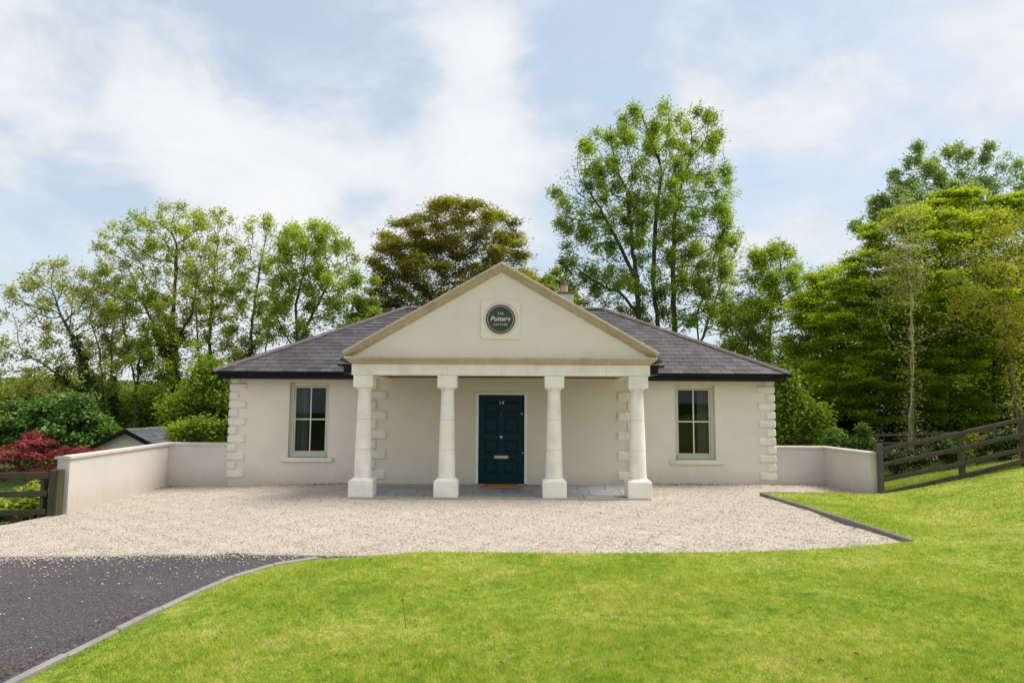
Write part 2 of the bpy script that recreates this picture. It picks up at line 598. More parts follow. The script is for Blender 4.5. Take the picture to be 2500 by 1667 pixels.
class MB:
    def __init__(self):
        self.v, self.f = [], []

    def add(self, vs, fs):
        o = len(self.v)
        self.v += [tuple(p) for p in vs]
        self.f += [tuple(i + o for i in q) for q in fs]
        return self

    def box(self, x0, x1, y0, y1, z0, z1):
        return self.add([(x0, y0, z0), (x1, y0, z0), (x1, y1, z0), (x0, y1, z0), (x0, y0, z1), (x1, y0, z1), (x1, y1, z1), (x0, y1, z1)],
                        [(0, 3, 2, 1), (4, 5, 6, 7), (0, 1, 5, 4), (1, 2, 6, 5), (2, 3, 7, 6), (3, 0, 4, 7)])

    def cbox(self, x0, x1, y0, y1, z0, z1, c=.01):
        """box with every edge chamfered by c"""
        c = min(c, (x1 - x0) * .45, (y1 - y0) * .45, (z1 - z0) * .45)
        vs, idx = [], {}
        for sx in (0, 1):
            for sy in (0, 1):
                for sz in (0, 1):
                    X, Y, Z = (x0, x1)[sx], (y0, y1)[sy], (z0, z1)[sz]
                    dx, dy, dz = (c, -c)[sx], (c, -c)[sy], (c, -c)[sz]
                    idx[sx, sy, sz, 'x'] = len(vs); vs.append((X, Y + dy, Z + dz))
                    idx[sx, sy, sz, 'y'] = len(vs); vs.append((X + dx, Y, Z + dz))
                    idx[sx, sy, sz, 'z'] = len(vs); vs.append((X + dx, Y + dy, Z))
        fs = []
        I = idx
        for s in (0, 1):
            q = [I[s, 0, 0, 'x'], I[s, 1, 0, 'x'], I[s, 1, 1, 'x'], I[s, 0, 1, 'x']]
            fs.append(q if s else q[::-1])
            q = [I[0, s, 0, 'y'], I[0, s, 1, 'y'], I[1, s, 1, 'y'], I[1, s, 0, 'y']]
            fs.append(q if s else q[::-1])
            q = [I[0, 0, s, 'z'], I[1, 0, s, 'z'], I[1, 1, s, 'z'], I[0, 1, s, 'z']]
            fs.append(q if s else q[::-1])
        for a in (0, 1):
            for b in (0, 1):
                fs.append([I[0, a, b, 'y'], I[1, a, b, 'y'], I[1, a, b, 'z'], I[0, a, b, 'z']])
                fs.append([I[a, 0, b, 'x'], I[a, 1, b, 'x'], I[a, 1, b, 'z'], I[a, 0, b, 'z']])
                fs.append([I[a, b, 0, 'x'], I[a, b, 1, 'x'], I[a, b, 1, 'y'], I[a, b, 0, 'y']])
                for d in (0, 1):
                    fs.append([I[a, b, d, 'x'], I[a, b, d, 'y'], I[a, b, d, 'z']])
        return self.add(vs, fs)

    def lathe(self, cx, cy, prof, n=28):
        """prof: (radius, z) from bottom to top, about the vertical"""
        vs, fs = [], []
        for r, z in prof:
            for i in range(n):
                a = 2 * math.pi * i / n
                vs.append((cx + r * math.cos(a), cy + r * math.sin(a), z))
        for k in range(len(prof) - 1):
            for i in range(n):
                j = (i + 1) % n
                fs.append((k * n + i, k * n + j, (k + 1) * n + j, (k + 1) * n + i))
        fs.append(tuple(range(n))[::-1])
        fs.append(tuple((len(prof) - 1) * n + i for i in range(n)))
        return self.add(vs, fs)

    def disc(self, cx, cz, prof, n=48):
        """solid of revolution about the Y axis: prof (radius, y) from back to front"""
        vs, fs = [], []
        for r, y in prof:
            for i in range(n):
                a = 2 * math.pi * i / n
                vs.append((cx + r * math.cos(a), y, cz + r * math.sin(a)))
        for k in range(len(prof) - 1):
            for i in range(n):
                j = (i + 1) % n
                fs.append((k * n + i, (k + 1) * n + i, (k + 1) * n + j, k * n + j))
        fs.append(tuple(range(n)))
        fs.append(tuple((len(prof) - 1) * n + i for i in range(n))[::-1])
        return self.add(vs, fs)

    def tube(self, pts, rad, n=8):
        vs, fs = [], []
        for k, p in enumerate(pts):
            a = Vector(pts[max(0, k - 1)]); b = Vector(pts[min(len(pts) - 1, k + 1)])
            d = (b - a).normalized()
            u = d.cross(Vector((0, 0, 1)) if abs(d.z) < .9 else Vector((1, 0, 0))).normalized()
            w = d.cross(u)
            r = rad[k] if isinstance(rad, (list, tuple)) else rad
            for i in range(n):
                t = 2 * math.pi * i / n
                vs.append(Vector(p) + u * (r * math.cos(t)) + w * (r * math.sin(t)))
        for k in range(len(pts) - 1):
            for i in range(n):
                j = (i + 1) % n
                fs.append((k * n + i, k * n + j, (k + 1) * n + j, (k + 1) * n + i))
        fs.append(tuple(range(n))[::-1])
        fs.append(tuple((len(pts) - 1) * n + i for i in range(n)))
        return self.add(vs, fs)

    def loft(self, rings, closed=True, caps=True):
        n = len(rings[0])
        vs = [p for r in rings for p in r]
        fs = []
        for k in range(len(rings) - 1):
            for i in range(n if closed else n - 1):
                j = (i + 1) % n
                fs.append((k * n + i, k * n + j, (k + 1) * n + j, (k + 1) * n + i))
        if caps:
            fs.append(tuple(range(n))[::-1])
            fs.append(tuple((len(rings) - 1) * n + i for i in range(n)))
        return self.add(vs, fs)

    def mesh(self, name, smooth=False, fix=True):
        me = bpy.data.meshes.new(name)
        me.from_pydata(self.v, [], self.f)
        if fix:
            import bmesh
            bm = bmesh.new()
            bm.from_mesh(me)
            bmesh.ops.recalc_face_normals(bm, faces=bm.faces)
            bm.to_mesh(me)
            bm.free()
        if smooth:
            me.shade_smooth()
            me.set_sharp_from_angle(angle=math.radians(28))
        return me

    def build(self, name, mat, parent=None, smooth=False, fix=True):
        me = self.mesh(name, smooth, fix)
        me.materials.append(mat)
        return link(name, me, parent)


def link(name, data, parent=None):
    o = bpy.data.objects.new(name, data)
    col.objects.link(o)
    if parent is not None:
        o.parent = parent
        o.matrix_parent_inverse = parent_inverse(parent)
    return o


def parent_inverse(p):
    m = Matrix.LocRotScale(p.location, p.rotation_euler, p.scale)
    if p.parent is not None:
        m = Matrix.LocRotScale(p.parent.location, p.parent.rotation_euler, p.parent.scale) @ p.matrix_parent_inverse @ m
    return m.inverted()


def empty(name, loc=(0, 0, 0)):
    o = bpy.data.objects.new(name, None)
    o.location = loc
    o.empty_display_size = .3
    col.objects.link(o)
    return o


def tag(o, label=None, cat=None, group=None, kind=None):
    if label: o['label'] = label
    if cat: o['category'] = cat
    if group: o['group'] = group
    if kind: o['kind'] = kind
    return o


def set_rnd(me, vals):
    a = me.attributes.new('rnd', 'FLOAT', 'FACE')
    a.data.foreach_set('value', np.asarray(vals, dtype=np.float32))


def np_mesh(name, verts, faces, mat, parent=None, rnd=None, smooth=False):
    """verts (n,3), faces (m,k) arrays, quick"""
    me = bpy.data.meshes.new(name)
    nv, (nf, k) = len(verts), faces.shape
    me.vertices.add(nv)
    me.vertices.foreach_set('co', np.ascontiguousarray(verts, dtype=np.float32).ravel())
    me.loops.add(nf * k)
    me.loops.foreach_set('vertex_index', np.ascontiguousarray(faces, dtype=np.int32).ravel())
    me.polygons.add(nf)
    me.polygons.foreach_set('loop_start', np.arange(0, nf * k, k, dtype=np.int32))
    me.polygons.foreach_set('loop_total', np.full(nf, k, dtype=np.int32))
    me.update(calc_edges=True)
    if rnd is not None:
        set_rnd(me, rnd)
    if smooth:
        me.shade_smooth()
    me.materials.append(mat)
    return link(name, me, parent)


# ---------------------------------------------------------------- terrain
def sstep(a, b, x):
    t = np.clip((x - a) / (b - a), 0, 1)
    return t * t * (3 - 2 * t)


# lawn outline: driveway arc, forecourt edge, right kerb, strip kerb, fence line
ARC = [(-4.05, -17.0), (-3.72, -14.5), (-3.50, -12.8), (-3.36, -11.5), (-3.27, -10.9), (-3.17, -10.3), (-3.04, -9.55), (-2.87, -8.86), (-2.62, -8.38), (-2.15, -8.00), (-1.5, -7.80)]
FRONT = [(-1.0, -7.76), (-.2, -7.80), (1.4, -7.80), (3.1, -7.72), (4.4, -7.45), (5.2, -7.2), (5.74, -6.97)]
KERB_R = [(5.74, -6.97), (5.69, -5.4), (5.63, -3.85), (5.52, -1.92)]
STRIP = [(5.52, -1.92), (6.6, -1.87), (7.86, -1.82)]
FENCE = [(8.08, -1.86), (9.9, -1.65), (11.45, -1.45), (14, -1.0), (40, 2.0)]
EDGE = np.array(ARC + FRONT[:-1] + KERB_R)


def seg_dist(P, poly):
    best = np.full(len(P), 1e9)
    for a, b in zip(poly[:-1], poly[1:]):
        a, b = np.array(a), np.array(b)
        ab = b - a
        t = np.clip(((P - a) @ ab) / (ab @ ab), 0, 1)
        d = np.linalg.norm(P - (a + t[:, None] * ab), axis=1)
        best = np.minimum(best, d)
    return best


def base_h(x, y):
    x = np.asarray(x, dtype=float); y = np.asarray(y, dtype=float)
    z = -0.025 * np.clip(-x - 3, 0, 5)
    z = z - 0.030 * np.clip(-8 - y, 0, 8) * sstep(-1.5, -3.2, x)            # driveway falls away to the left
    # garden left of the boundary wall lies lower
    drop = np.clip(-8.25 - x, 0, 40)
    z = z - np.minimum(.22 * drop, 1.3) * sstep(-5.2, -3.6, y)
    z = z - .35 * sstep(8, 30, y) * sstep(0, -10, x)
    # bank on the right
    x0 = 8.0 + (-1.8 - y) * (-2.3 / 6.2)
    x0 = np.clip(x0, 5.6, 8.3)
    b = np.clip(x - x0, 0, 60)
    z = z + np.minimum(.182 * b * b / (b + .5), 1.4 + .02 * b) * (1 - .78 * sstep(-1.1, 2.2, y))
    return z


def lawn_h(x, y):
    x = np.asarray(x, dtype=float); y = np.asarray(y, dtype=float)
    P = np.stack([np.atleast_1d(x), np.atleast_1d(y)], 1)
    d = seg_dist(P, [tuple(p) for p in ARC + FRONT])
    front = sstep(-6.9, -8.2, P[:, 1])
    z = base_h(P[:, 0], P[:, 1])
    da = seg_dist(P, [tuple(p) for p in ARC])
    edge = .002 + .043 * sstep(.0, .7, da)
    lift = edge + np.minimum(d, 9) * .034 * front
    # flatten driveway dip inside the lawn
    return z + lift


def cdt_sheet(name, outline, height, step, mat, bounds, kind='structure', jitter=.3, parent=None):
    """sheet inside an outline: outline points densified, interior grid, constrained triangulation"""
    pts = []
    n = len(outline)
    for i in range(n):
        a, b = np.array(outline[i]), np.array(outline[(i + 1) % n])
        k = max(1, int(np.linalg.norm(b - a) / step))
        for j in range(k):
            pts.append(a + (b - a) * j / k)
    nb = len(pts)
    P = np.array(outline)
    rng = np.random.default_rng(3)
    gx = np.arange(bounds[0], bounds[1], step)
    gy = np.arange(bounds[2], bounds[3], step)
    G = np.stack(np.meshgrid(gx, gy), -1).reshape(-1, 2)
    G = G + rng.uniform(-jitter, jitter, G.shape) * step
    inside = np.zeros(len(G), bool)
    for i in range(n):
        x1, y1 = P[i]; x2, y2 = P[(i + 1) % n]
        c = ((y1 > G[:, 1]) != (y2 > G[:, 1]))
        with np.errstate(divide='ignore', invalid='ignore'):
            xi = (x2 - x1) * (G[:, 1] - y1) / (y2 - y1 + 1e-12) + x1
        inside ^= c & (G[:, 0] < xi)
    G = G[inside]
    dist = seg_dist(G, [tuple(p) for p in P] + [tuple(P[0])])
    G = G[dist > step * .4]
    allp = [Vector((float(p[0]), float(p[1]))) for p in pts] + [Vector((float(p[0]), float(p[1]))) for p in G]
    edges = [(i, (i + 1) % nb) for i in range(nb)]
    vs, es, fs, *_ = delaunay_2d_cdt(allp, edges, [list(range(nb))], 1, 1e-5)
    V = np.array([(p.x, p.y) for p in vs])
    Z = height(V[:, 0], V[:, 1])
    o = np_mesh(name, np.column_stack([V, Z]), np.array([list(f) for f in fs]), mat, parent, smooth=True)
    me = o.data
    if len(me.polygons) and sum(p.normal.z for p in list(me.polygons)[:50]) < 0:
        me.flip_normals()
    tag(o, kind=kind)
    return o


# wide ground sheet, finer near the house
def axis(lo, hi, near0, near1, fine, growth):
    a = list(np.arange(near0, near1 + 1e-6, fine))
    s = fine; x = near1
    while x < hi:
        s *= growth; x += s; a.append(x)
    s = fine; x = near0
    while x > lo:
        s *= growth; x -= s; a.insert(0, x)
    return np.array(a)


gx = axis(-600, 600, -24, 26, .4, 1.25)
gy = axis(-120, 900, -22, 26, .4, 1.25)
X, Y = np.meshgrid(gx, gy)
Z = base_h(X, Y) - .075
Z = np.where(np.hypot(X, Y) > 60, Z, Z)
nx, ny = len(gx), len(gy)
ii = (np.arange(ny - 1)[:, None] * nx + np.arange(nx - 1)[None, :]).ravel()
F = np.column_stack([ii, ii + 1, ii + nx + 1, ii + nx])
tag(np_mesh('ground', np.column_stack([X.ravel(), Y.ravel(), Z.ravel()]), F, M['ground'], smooth=True), kind='structure')

lawn_outline = ARC + FRONT[:-1] + KERB_R + STRIP[1:] + FENCE + [(40, -24), (-4.6, -24)]
lawn = cdt_sheet('lawn', lawn_outline, lawn_h, .28, M['turf'], (-5, 40, -24, 3))

GRAV_L = [(-9.6, -7.66), (-8.6, -5.9), (-8.10, -5.0), (-7.98, -4.2)]
gravel_outline = [(-8.02, .02), (-6.5, .02), (-3.0, .02), (3.0, .02), (7.95, .02), (7.93, -1.86), (6.6, -1.9), (5.55, -1.95)] + [(x + .03, y) for x, y in KERB_R[::-1][1:]] + \
    [(5.72, -7.06), (5.2, -7.30), (4.4, -7.55), (3.1, -7.82), (1.4, -7.90), (-.2, -7.90), (-1.5, -7.82), (-2.3, -7.80), (-4, -7.70), (-6.4, -7.62)] + GRAV_L


def gravel_h(x, y):
    z = base_h(x, y)
    return z + .014 * np.sin(x * 1.7 + 1) * np.sin(y * 2.1) + .008 * np.sin(x * 4.3) * np.sin(y * 3.7 + 2) + .006 * np.sin(x * 9.1 + y * 2) * np.sin(y * 8.3)


cdt_sheet('gravel_forecourt', gravel_outline, gravel_h, .22, M['gravel'], (-10, 9, -8.2, .2))
drive_outline = [(-9.6, -7.62), (-6.4, -7.58), (-4, -7.66), (-2.3, -7.76), (-1.4, -7.78)] + [(x + .05, y - .02) for x, y in ARC[::-1]] + [(-4.9, -24), (-22, -24), (-22, -9)]
cdt_sheet('driveway', drive_outline, lambda x, y: base_h(x, y) - .006, .3, M['asphalt'], (-22, -1, -24, -7.5))


# ---------------------------------------------------------------- kerbs
def resample(poly, step):
    P = [np.array(p) for p in poly]
    L = [0]
    for a, b in zip(P[:-1], P[1:]):
        L.append(L[-1] + np.linalg.norm(b - a))
    n = max(1, int(round(L[-1] / step)))
    outp = []
    for i in range(n + 1):
        s = L[-1] * i / n
        for k in range(len(P) - 1):
            if s <= L[k + 1] + 1e-9:
                t = (s - L[k]) / (L[k + 1] - L[k])
                outp.append(P[k] + (P[k + 1] - P[k]) * t)
                break
    return outp


def kerb_run(name, label, poly, step, width, z_of, depth, mat, chamfer=.012, gap=.006):
    root = tag(empty(name, (poly[0][0], poly[0][1], 0)), label, 'kerb')
    pts = resample(poly, step)
    for a, b in zip(pts[:-1], pts[1:]):
        d = b - a
        ln = np.linalg.norm(d)
        za, zb = float(z_of(*a)), float(z_of(*b))
        mb = MB().cbox(gap / 2, ln - gap / 2, -width / 2, width / 2, -depth, 0, chamfer)
        ang = math.atan2(d[1], d[0])
        jz = random.uniform(-.007, .006)
        vs = []
        for x, y, z in mb.v:
            t = x / ln
            vs.append((a[0] + math.cos(ang) * x - math.sin(ang) * y, a[1] + math.sin(ang) * x + math.cos(ang) * y, z + za * (1 - t) + zb * t + jz))
        mb.v = vs
        mb.build('kerb_stone', mat, root)
    return root


bh = lambda x, y: float(base_h(x, y))
kerb_run('lawn_kerb', 'rough grey stone kerb between gravel and lawn on the right', KERB_R[::-1], .72, .085, lambda x, y: bh(x, y) + .058 + .022 * max(0, (-y - 2) / 5), .2, M['kerb'])
kerb_run('lawn_kerb', 'low dark kerb in front of the short wall on the right', STRIP, .8, .07, lambda x, y: bh(x, y) + .062, .15, M['kerb'])
kerb_run('driveway_kerb', 'pale concrete kerb curving between dark driveway and lawn', ARC[:-1], .55, .065, lambda x, y: bh(x, y) + .040, .15, M['kerb_conc'])
kerb_run('driveway_kerb', 'flush grey edging strip between gravel and dark driveway', [(-9.0, -7.64), (-6.4, -7.60), (-4, -7.68), (-2.3, -7.78), (-1.3, -7.80)], .9, .07, lambda x, y: bh(x, y) + .010, .1, M['kerb_conc'], .006)

# ---------------------------------------------------------------- cottage
house = tag(empty('cottage', (0, 0, 0)), 'single storey cream cottage with four column portico and slate roof', 'house')
W = 6.566          # half width of the main front
BX, BY = 3.12, -.513   # projecting centre bay
WT = 2.50          # wall top
DEPTH = 6.8


def wall_face(mb, axis_, c, a0, a1, z0, z1, holes, rec, inward):
    """wall skin in plane axis_=c, from a0..a1, with rectangular holes (b0,b1,h0,h1) and reveals going inward by rec"""
    xs = sorted({a0, a1} | {h[0] for h in holes} | {h[1] for h in holes})
    zs = sorted({z0, z1} | {h[2] for h in holes} | {h[3] for h in holes})

    def P(a, z, d=0):
        return (a, c + inward * d, z) if axis_ == 'y' else (c + inward * d, a, z)
    for i in range(len(xs) - 1):
        for k in range(len(zs) - 1):
            mx, mz = (xs[i] + xs[i + 1]) / 2, (zs[k] + zs[k + 1]) / 2
            if any(h[0] < mx < h[1] and h[2] < mz < h[3] for h in holes):
                continue
            mb.add([P(xs[i], zs[k]), P(xs[i + 1], zs[k]), P(xs[i + 1], zs[k + 1]), P(xs[i], zs[k + 1])], [(0, 1, 2, 3)])
    for b0, b1, h0, h1 in holes:
        for (p, q) in (((b0, h0), (b0, h1)), ((b0, h1), (b1, h1)), ((b1, h1), (b1, h0)), ((b1, h0), (b0, h0))):
            mb.add([P(*p), P(*q), P(q[0], q[1], rec), P(p[0], p[1], rec)], [(0, 1, 2, 3)])


WIN = [(-5.155, -4.195, .59, 2.385), (4.18, 5.155, .575, 2.375)]
DOOR = (-.61, .59, -.1, 2.16)
mb = MB()
wall_face(mb, 'y', 0, -W, -BX, -.4, WT, [WIN[0]], .30, 1)
wall_face(mb, 'y', 0, BX, W, -.4, WT, [WIN[1]], .30, 1)
bay = MB()
wall_face(bay, 'y', BY, -BX, BX, -.4, WT + .3, [DOOR], .16, 1)
for s in (-1, 1):
    bay.add([(s * BX, BY, -.4), (s * BX, 0, -.4), (s * BX, 0, WT + .3), (s * BX, BY, WT + .3)], [(0, 1, 2, 3)])
bay.build('porch_wall', M['wall_porch_bounce'], house, fix=False)
for s in (-1, 1):
    mb.add([(s * W, 0, -.4), (s * W, DEPTH, -.4), (s * W, DEPTH, WT), (s * W, 0, WT)], [(0, 1, 2, 3)])
mb.add([(-W, DEPTH, -.4), (W, DEPTH, -.4), (W, DEPTH, WT), (-W, DEPTH, WT)], [(0, 1, 2, 3)])
mb.build('wall', M['wall'], house, fix=False)


# quoins
def quoin(x0, x1, y0, y1, z0, z1):
    MB().cbox(min(x0, x1), max(x0, x1), y0, y1, z0, z1, .030).build('quoin_stone', M['quoin'], house)


PR = .046
seq = []
zt = 2.358
for k in range(11):
    seq.append((zt - .187, zt, k % 2 == 0))
    zt -= .2075
for s in (-1, 1):
    for (z0, z1, lng) in seq + [(2.378, 2.50, False)]:
        w = .425 if lng else .232
        r = .232 if lng else .425
        quoin(s * (W + PR), s * (W + PR - w), -PR, r, z0, z1)
    zt = 2.187
    for k in range(9):
        z1, z0 = zt, zt - .212
        lng = k % 2 == 0
        w = .425 if lng else .19
        quoin(s * (BX + PR), s * (BX - w), BY - PR, BY + .24, z0, z1)
        zt -= .2305
    quoin(s * (BX + PR), s * (BX - .19), BY - PR, BY + .24, 2.205, 2.47)

# windows
for wi, (x0, x1, z0, z1) in enumerate(WIN):
    yf = .115
    win = MB()
    fw_ = .075
    win.cbox(x0, x0 + fw_, yf, yf + .09, z0, z1, .006)
    win.cbox(x1 - fw_, x1, yf, yf + .09, z0, z1, .006)
    win.cbox(x0 + fw_, x1 - fw_, yf, yf + .09, z1 - .085, z1, .006)
    win.cbox(x0 + fw_, x1 - fw_, yf - .02, yf + .09, z0, z0 + .10, .006)
    w = win.build('window', M['frame'], house)
    a0, a1, b0, b1 = x0 + fw_ + .004, x1 - fw_ - .004, z0 + .104, z1 - .089
    sw = .038
    sash = MB()
    sash.cbox(a0, a0 + sw, yf + .02, yf + .065, b0, b1, .005).cbox(a1 - sw, a1, yf + .02, yf + .065, b0, b1, .005)
    sash.cbox(a0 + sw, a1 - sw, yf + .02, yf + .065, b1 - sw, b1, .005).cbox(a0 + sw, a1 - sw, yf + .02, yf + .065, b0, b0 + sw, .005)
    sash.build('sash', M['frame'], w)
    gx0, gx1, gz0, gz1 = a0 + sw, a1 - sw, b0 + sw, b1 - sw
    cxm, czm = (gx0 + gx1) / 2, (gz0 + gz1) / 2
    MB().cbox(cxm - .014, cxm + .014, yf + .026, yf + .058, gz0, gz1, .004).build('glazing_bar', M['bars'], w)
    MB().cbox(gx0, cxm - .015, yf + .026, yf + .058, czm - .014, czm + .014, .004).build('glazing_bar', M['bars'], w)
    MB().cbox(cxm + .015, gx1, yf + .026, yf + .058, czm - .014, czm + .014, .004).build('glazing_bar', M['bars'], w)
    for (p0, p1) in ((gx0, cxm - .0145), (cxm + .0145, gx1)):
        for (q0, q1) in ((gz0, czm - .0145), (czm + .0145, gz1)):
            g = MB().add([(p0, yf + .042, q0), (p1, yf + .042, q0), (p1, yf + .042, q1), (p0, yf + .042, q1)], [(0, 1, 2, 3)])
            g.build('pane', M['glass'], w, fix=False)
    s0, s1 = (-5.30, -4.06) if wi == 0 else (4.045, 5.315)
    MB().cbox(s0, s1, -.07, .10, z0 - .108, z0, .012).build('sill', M['quoin'], w)
    # room behind, and curtains
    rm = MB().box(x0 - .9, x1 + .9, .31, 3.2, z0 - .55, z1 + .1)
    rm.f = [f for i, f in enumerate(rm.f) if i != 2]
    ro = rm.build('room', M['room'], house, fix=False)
    for side in (0, 1):
        wdt = (.34, .16)[side] if wi == 0 else (.10, .30)[side]
        xa = x0 + .03 if side == 0 else x1 - .03 - wdt
        n = 26
        ring_f = []
        for zc in (z0 + .02, z0 + .9, z1 + .05):
            ring_f.append([(xa + wdt * i / n, .36 + .035 * math.sin(i * 1.35 + wi) + .012 * math.sin(i * 3.1 + zc * 2), zc) for i in range(n + 1)])
        MB().loft(ring_f, closed=False, caps=False).build('curtain', M['curtain'], w, smooth=True, fix=False)

# front door
frm = MB()
frm.cbox(-.61, -.548, BY - .02, BY + .12, .045, 2.158, .006).cbox(.528, .59, BY - .02, BY + .12, .045, 2.158, .006).cbox(-.548, .528, BY - .02, BY + .12, 2.104, 2.158, .006)
frm.build('door_frame', M['door_frame'], house)
door_y = BY + .055
dr = MB()
xs_ = [-.548, -.412, -.088, .062, .388, .528]
zs_ = [.062, .27, .606, .742, 1.062, 1.204, 1.605, 1.652, 1.952, 2.104]
panels = []
for i in range(5):
    for k in range(9):
        if i in (1, 3) and k in (1, 3, 5, 7):
            panels.append((xs_[i], xs_[i + 1], zs_[k], zs_[k + 1]))
            continue
        dr.add([(xs_[i], door_y, zs_[k]), (xs_[i + 1], door_y, zs_[k]), (xs_[i + 1], door_y, zs_[k + 1]), (xs_[i], door_y, zs_[k + 1])], [(0, 1, 2, 3)])
dr.add([(-.548, door_y, .062), (.528, door_y, .062), (.528, door_y + .05, .062), (-.548, door_y + .05, .062)], [(0, 1, 2, 3)])
for x0, x1, z0, z1 in panels:
    rr = []
    for ins, dp in ((0, 0), (.010, .014), (.014, .020)):
        rr.append([(x0 + ins, door_y + dp, z0 + ins), (x1 - ins, door_y + dp, z0 + ins), (x1 - ins, door_y + dp, z1 - ins), (x0 + ins, door_y + dp, z1 - ins)])
    dr.loft(rr, caps=False)
door = dr.build('door', M['door'], house, fix=False)
for x0, x1, z0, z1 in panels:
    rr = []
    for ins, dp in ((.0142, .020), (.032, .020), (.058, .006)):
        rr.append([(x0 + ins, door_y + dp, z0 + ins), (x1 - ins, door_y + dp, z0 + ins), (x1 - ins, door_y + dp, z1 - ins), (x0 + ins, door_y + dp, z1 - ins)])
    pm = MB().loft(rr, caps=False)
    pm.add(rr[-1], [(0, 1, 2, 3)])
    pm.build('door_panel', M['door'], door, fix=False)
MB().disc(-.015, 1.121, [(.018, door_y - .001), (.018, door_y - .02), (.012, door_y - .035), (.028, door_y - .045), (.036, door_y - .06), (.030, door_y - .075), (.012, door_y - .082)], 20).build('door_knob', M['brass'], door, smooth=True)
lp = MB().cbox(-.172, .150, door_y - .014, door_y - .001, .616, .694, .008)
lpo = lp.build('letter_plate', M['nickel'], door)
MB().cbox(-.130, .108, door_y - .020, door_y - .0145, .637, .668, .004).build('letter_flap', M['nickel'], door)
MB().disc(.468, 1.663, [(.022, door_y - .001), (.022, door_y - .012), (.014, door_y - .016)], 18).build('door_lock', M['nickel'], door)
MB().disc(.488, .752, [(.020, door_y - .001), (.020, door_y - .014), (.012, door_y - .018)], 18).build('door_lock', M['brass'], door)
MB().disc(-.018, 1.652, [(.008, door_y - .001), (.008, door_y - .008)], 12).build('peephole', M['brass'], door)
MB().cbox(-.60, .58, BY - .06, BY + .10, .03, .055, .006).build('threshold', M['brass'], house)


def text_mesh(body, size, x, y, z, parent, name, mat, shear=0.0, offset=0.0, spacing=1.0, extrude=.004, sx=1.0):
    cu = bpy.data.curves.new('txt', 'FONT')
    cu.body = body
    cu.size = size
    cu.align_x = 'CENTER'
    cu.align_y = 'CENTER'
    cu.shear = shear
    cu.offset = offset
    cu.space_character = spacing
    cu.extrude = extrude
    cu.resolution_u = 4
    ob = bpy.data.objects.new('txt', cu)
    col.objects.link(ob)
    bpy.context.view_layer.update()
    me = bpy.data.meshes.new_from_object(ob.evaluated_get(bpy.context.evaluated_depsgraph_get()))
    bpy.data.objects.remove(ob)
    me.transform(Matrix.Translation((x, y, z)) @ Matrix.Rotation(math.pi / 2, 4, 'X') @ Matrix.Diagonal((sx, 1, 1, 1)))
    me.materials.clear()
    me.materials.append(mat)
    me.name = name
    return link(name, me, parent)


text_mesh('1', .125, -.045, door_y - .006, 1.915, door, 'numeral', M['nickel'])
text_mesh('4', .125, .022, door_y - .006, 1.915, door, 'numeral', M['nickel'])

# columns
PFY = -2.752
CY = PFY + .24
for ci, cx in enumerate((-2.7987, -1.0934, 1.0934, 2.7987)):
    gz = float(base_h(cx, CY))
    plinth = MB().cbox(cx - .24, cx + .24, PFY, PFY + .48, -.35, .350, .010)
    column = plinth.build('column', M['granite'], house)
    # weathered top of the plinth: square to round
    rings = []
    nseg = 32
    for (half, rnd_, z) in ((.236, 0, .349), (.225, .0, .362), (.205, .55, .380), (.186, 1, .402), (.180, 1, .416)):
        rg = []
        for i in range(nseg):
            a = 2 * math.pi * (i + .5) / nseg
            c_, s_ = math.cos(a), math.sin(a)
            sq = half / max(abs(c_), abs(s_))
            rr_ = sq * (1 - rnd_) + half * rnd_
            rg.append((cx + rr_ * c_, CY + rr_ * s_, z))
        rings.append(rg)
    MB().loft(rings).build('base_moulding', M['granite'], column)
    zj = [.418, .966, 1.571, 2.169]
    for k in range(3):
        za, zb = zj[k], zj[k + 1]
        rad = lambda z: .176 - (.176 - .1295) * ((z - .418) / 1.751) ** 1.12
        prof = [(rad(za) - .012, za + .0005), (rad(za) - .010, za + .003), (rad(za), za + .006)]
        for q in range(1, 6):
            z = za + (zb - za) * q / 6
            prof.append((rad(z), z))
        prof += [(rad(zb), zb - .006), (rad(zb) - .010, zb - .003), (rad(zb) - .012, zb - .0005)]
        MB().lathe(cx, CY, prof, 40).build('column_drum', M['granite'], column, smooth=True)
    MB().lathe(cx, CY, [(.1225, 2.160), (.136, 2.164), (.136, 2.173), (.141, 2.180), (.158, 2.194), (.184, 2.212), (.186, 2.2178)], 40).build('capital', M['granite'], column, smooth=True)
    MB().cbox(cx - .197, cx + .197, CY - .197, CY + .197, 2.218, 2.466, .008).build('abacus', M['granite'], column)

# entablature: architrave stones, cornice, pediment
AX, AY0 = 3.037, -2.712
arch_edges = [-AX, -2.05, -1.09, 0.02, 1.10, 2.15, AX]
for a, b in zip(arch_edges[:-1], arch_edges[1:]):
    MB().cbox(a + .001, b - .001, AY0, AY0 + .40, 2.470, 2.702, .004).build('architrave_stone', M['architrave'], house)
for s in (-1, 1):
    xa, xb = sorted((s * AX, s * (AX - .40)))
    MB().cbox(xa, xb, AY0 + .401, BY - .001, 2.470, 2.702, .004).build('architrave_stone', M['architrave'], house)

CPROF = [(0.0, 2.688), (.022, 2.690), (.022, 2.704), (.034, 2.712), (.082, 2.748), (.104, 2.780), (.110, 2.790), (.136, 2.794), (.136, 2.824), (.126, 2.838), (-.25, 2.850)]


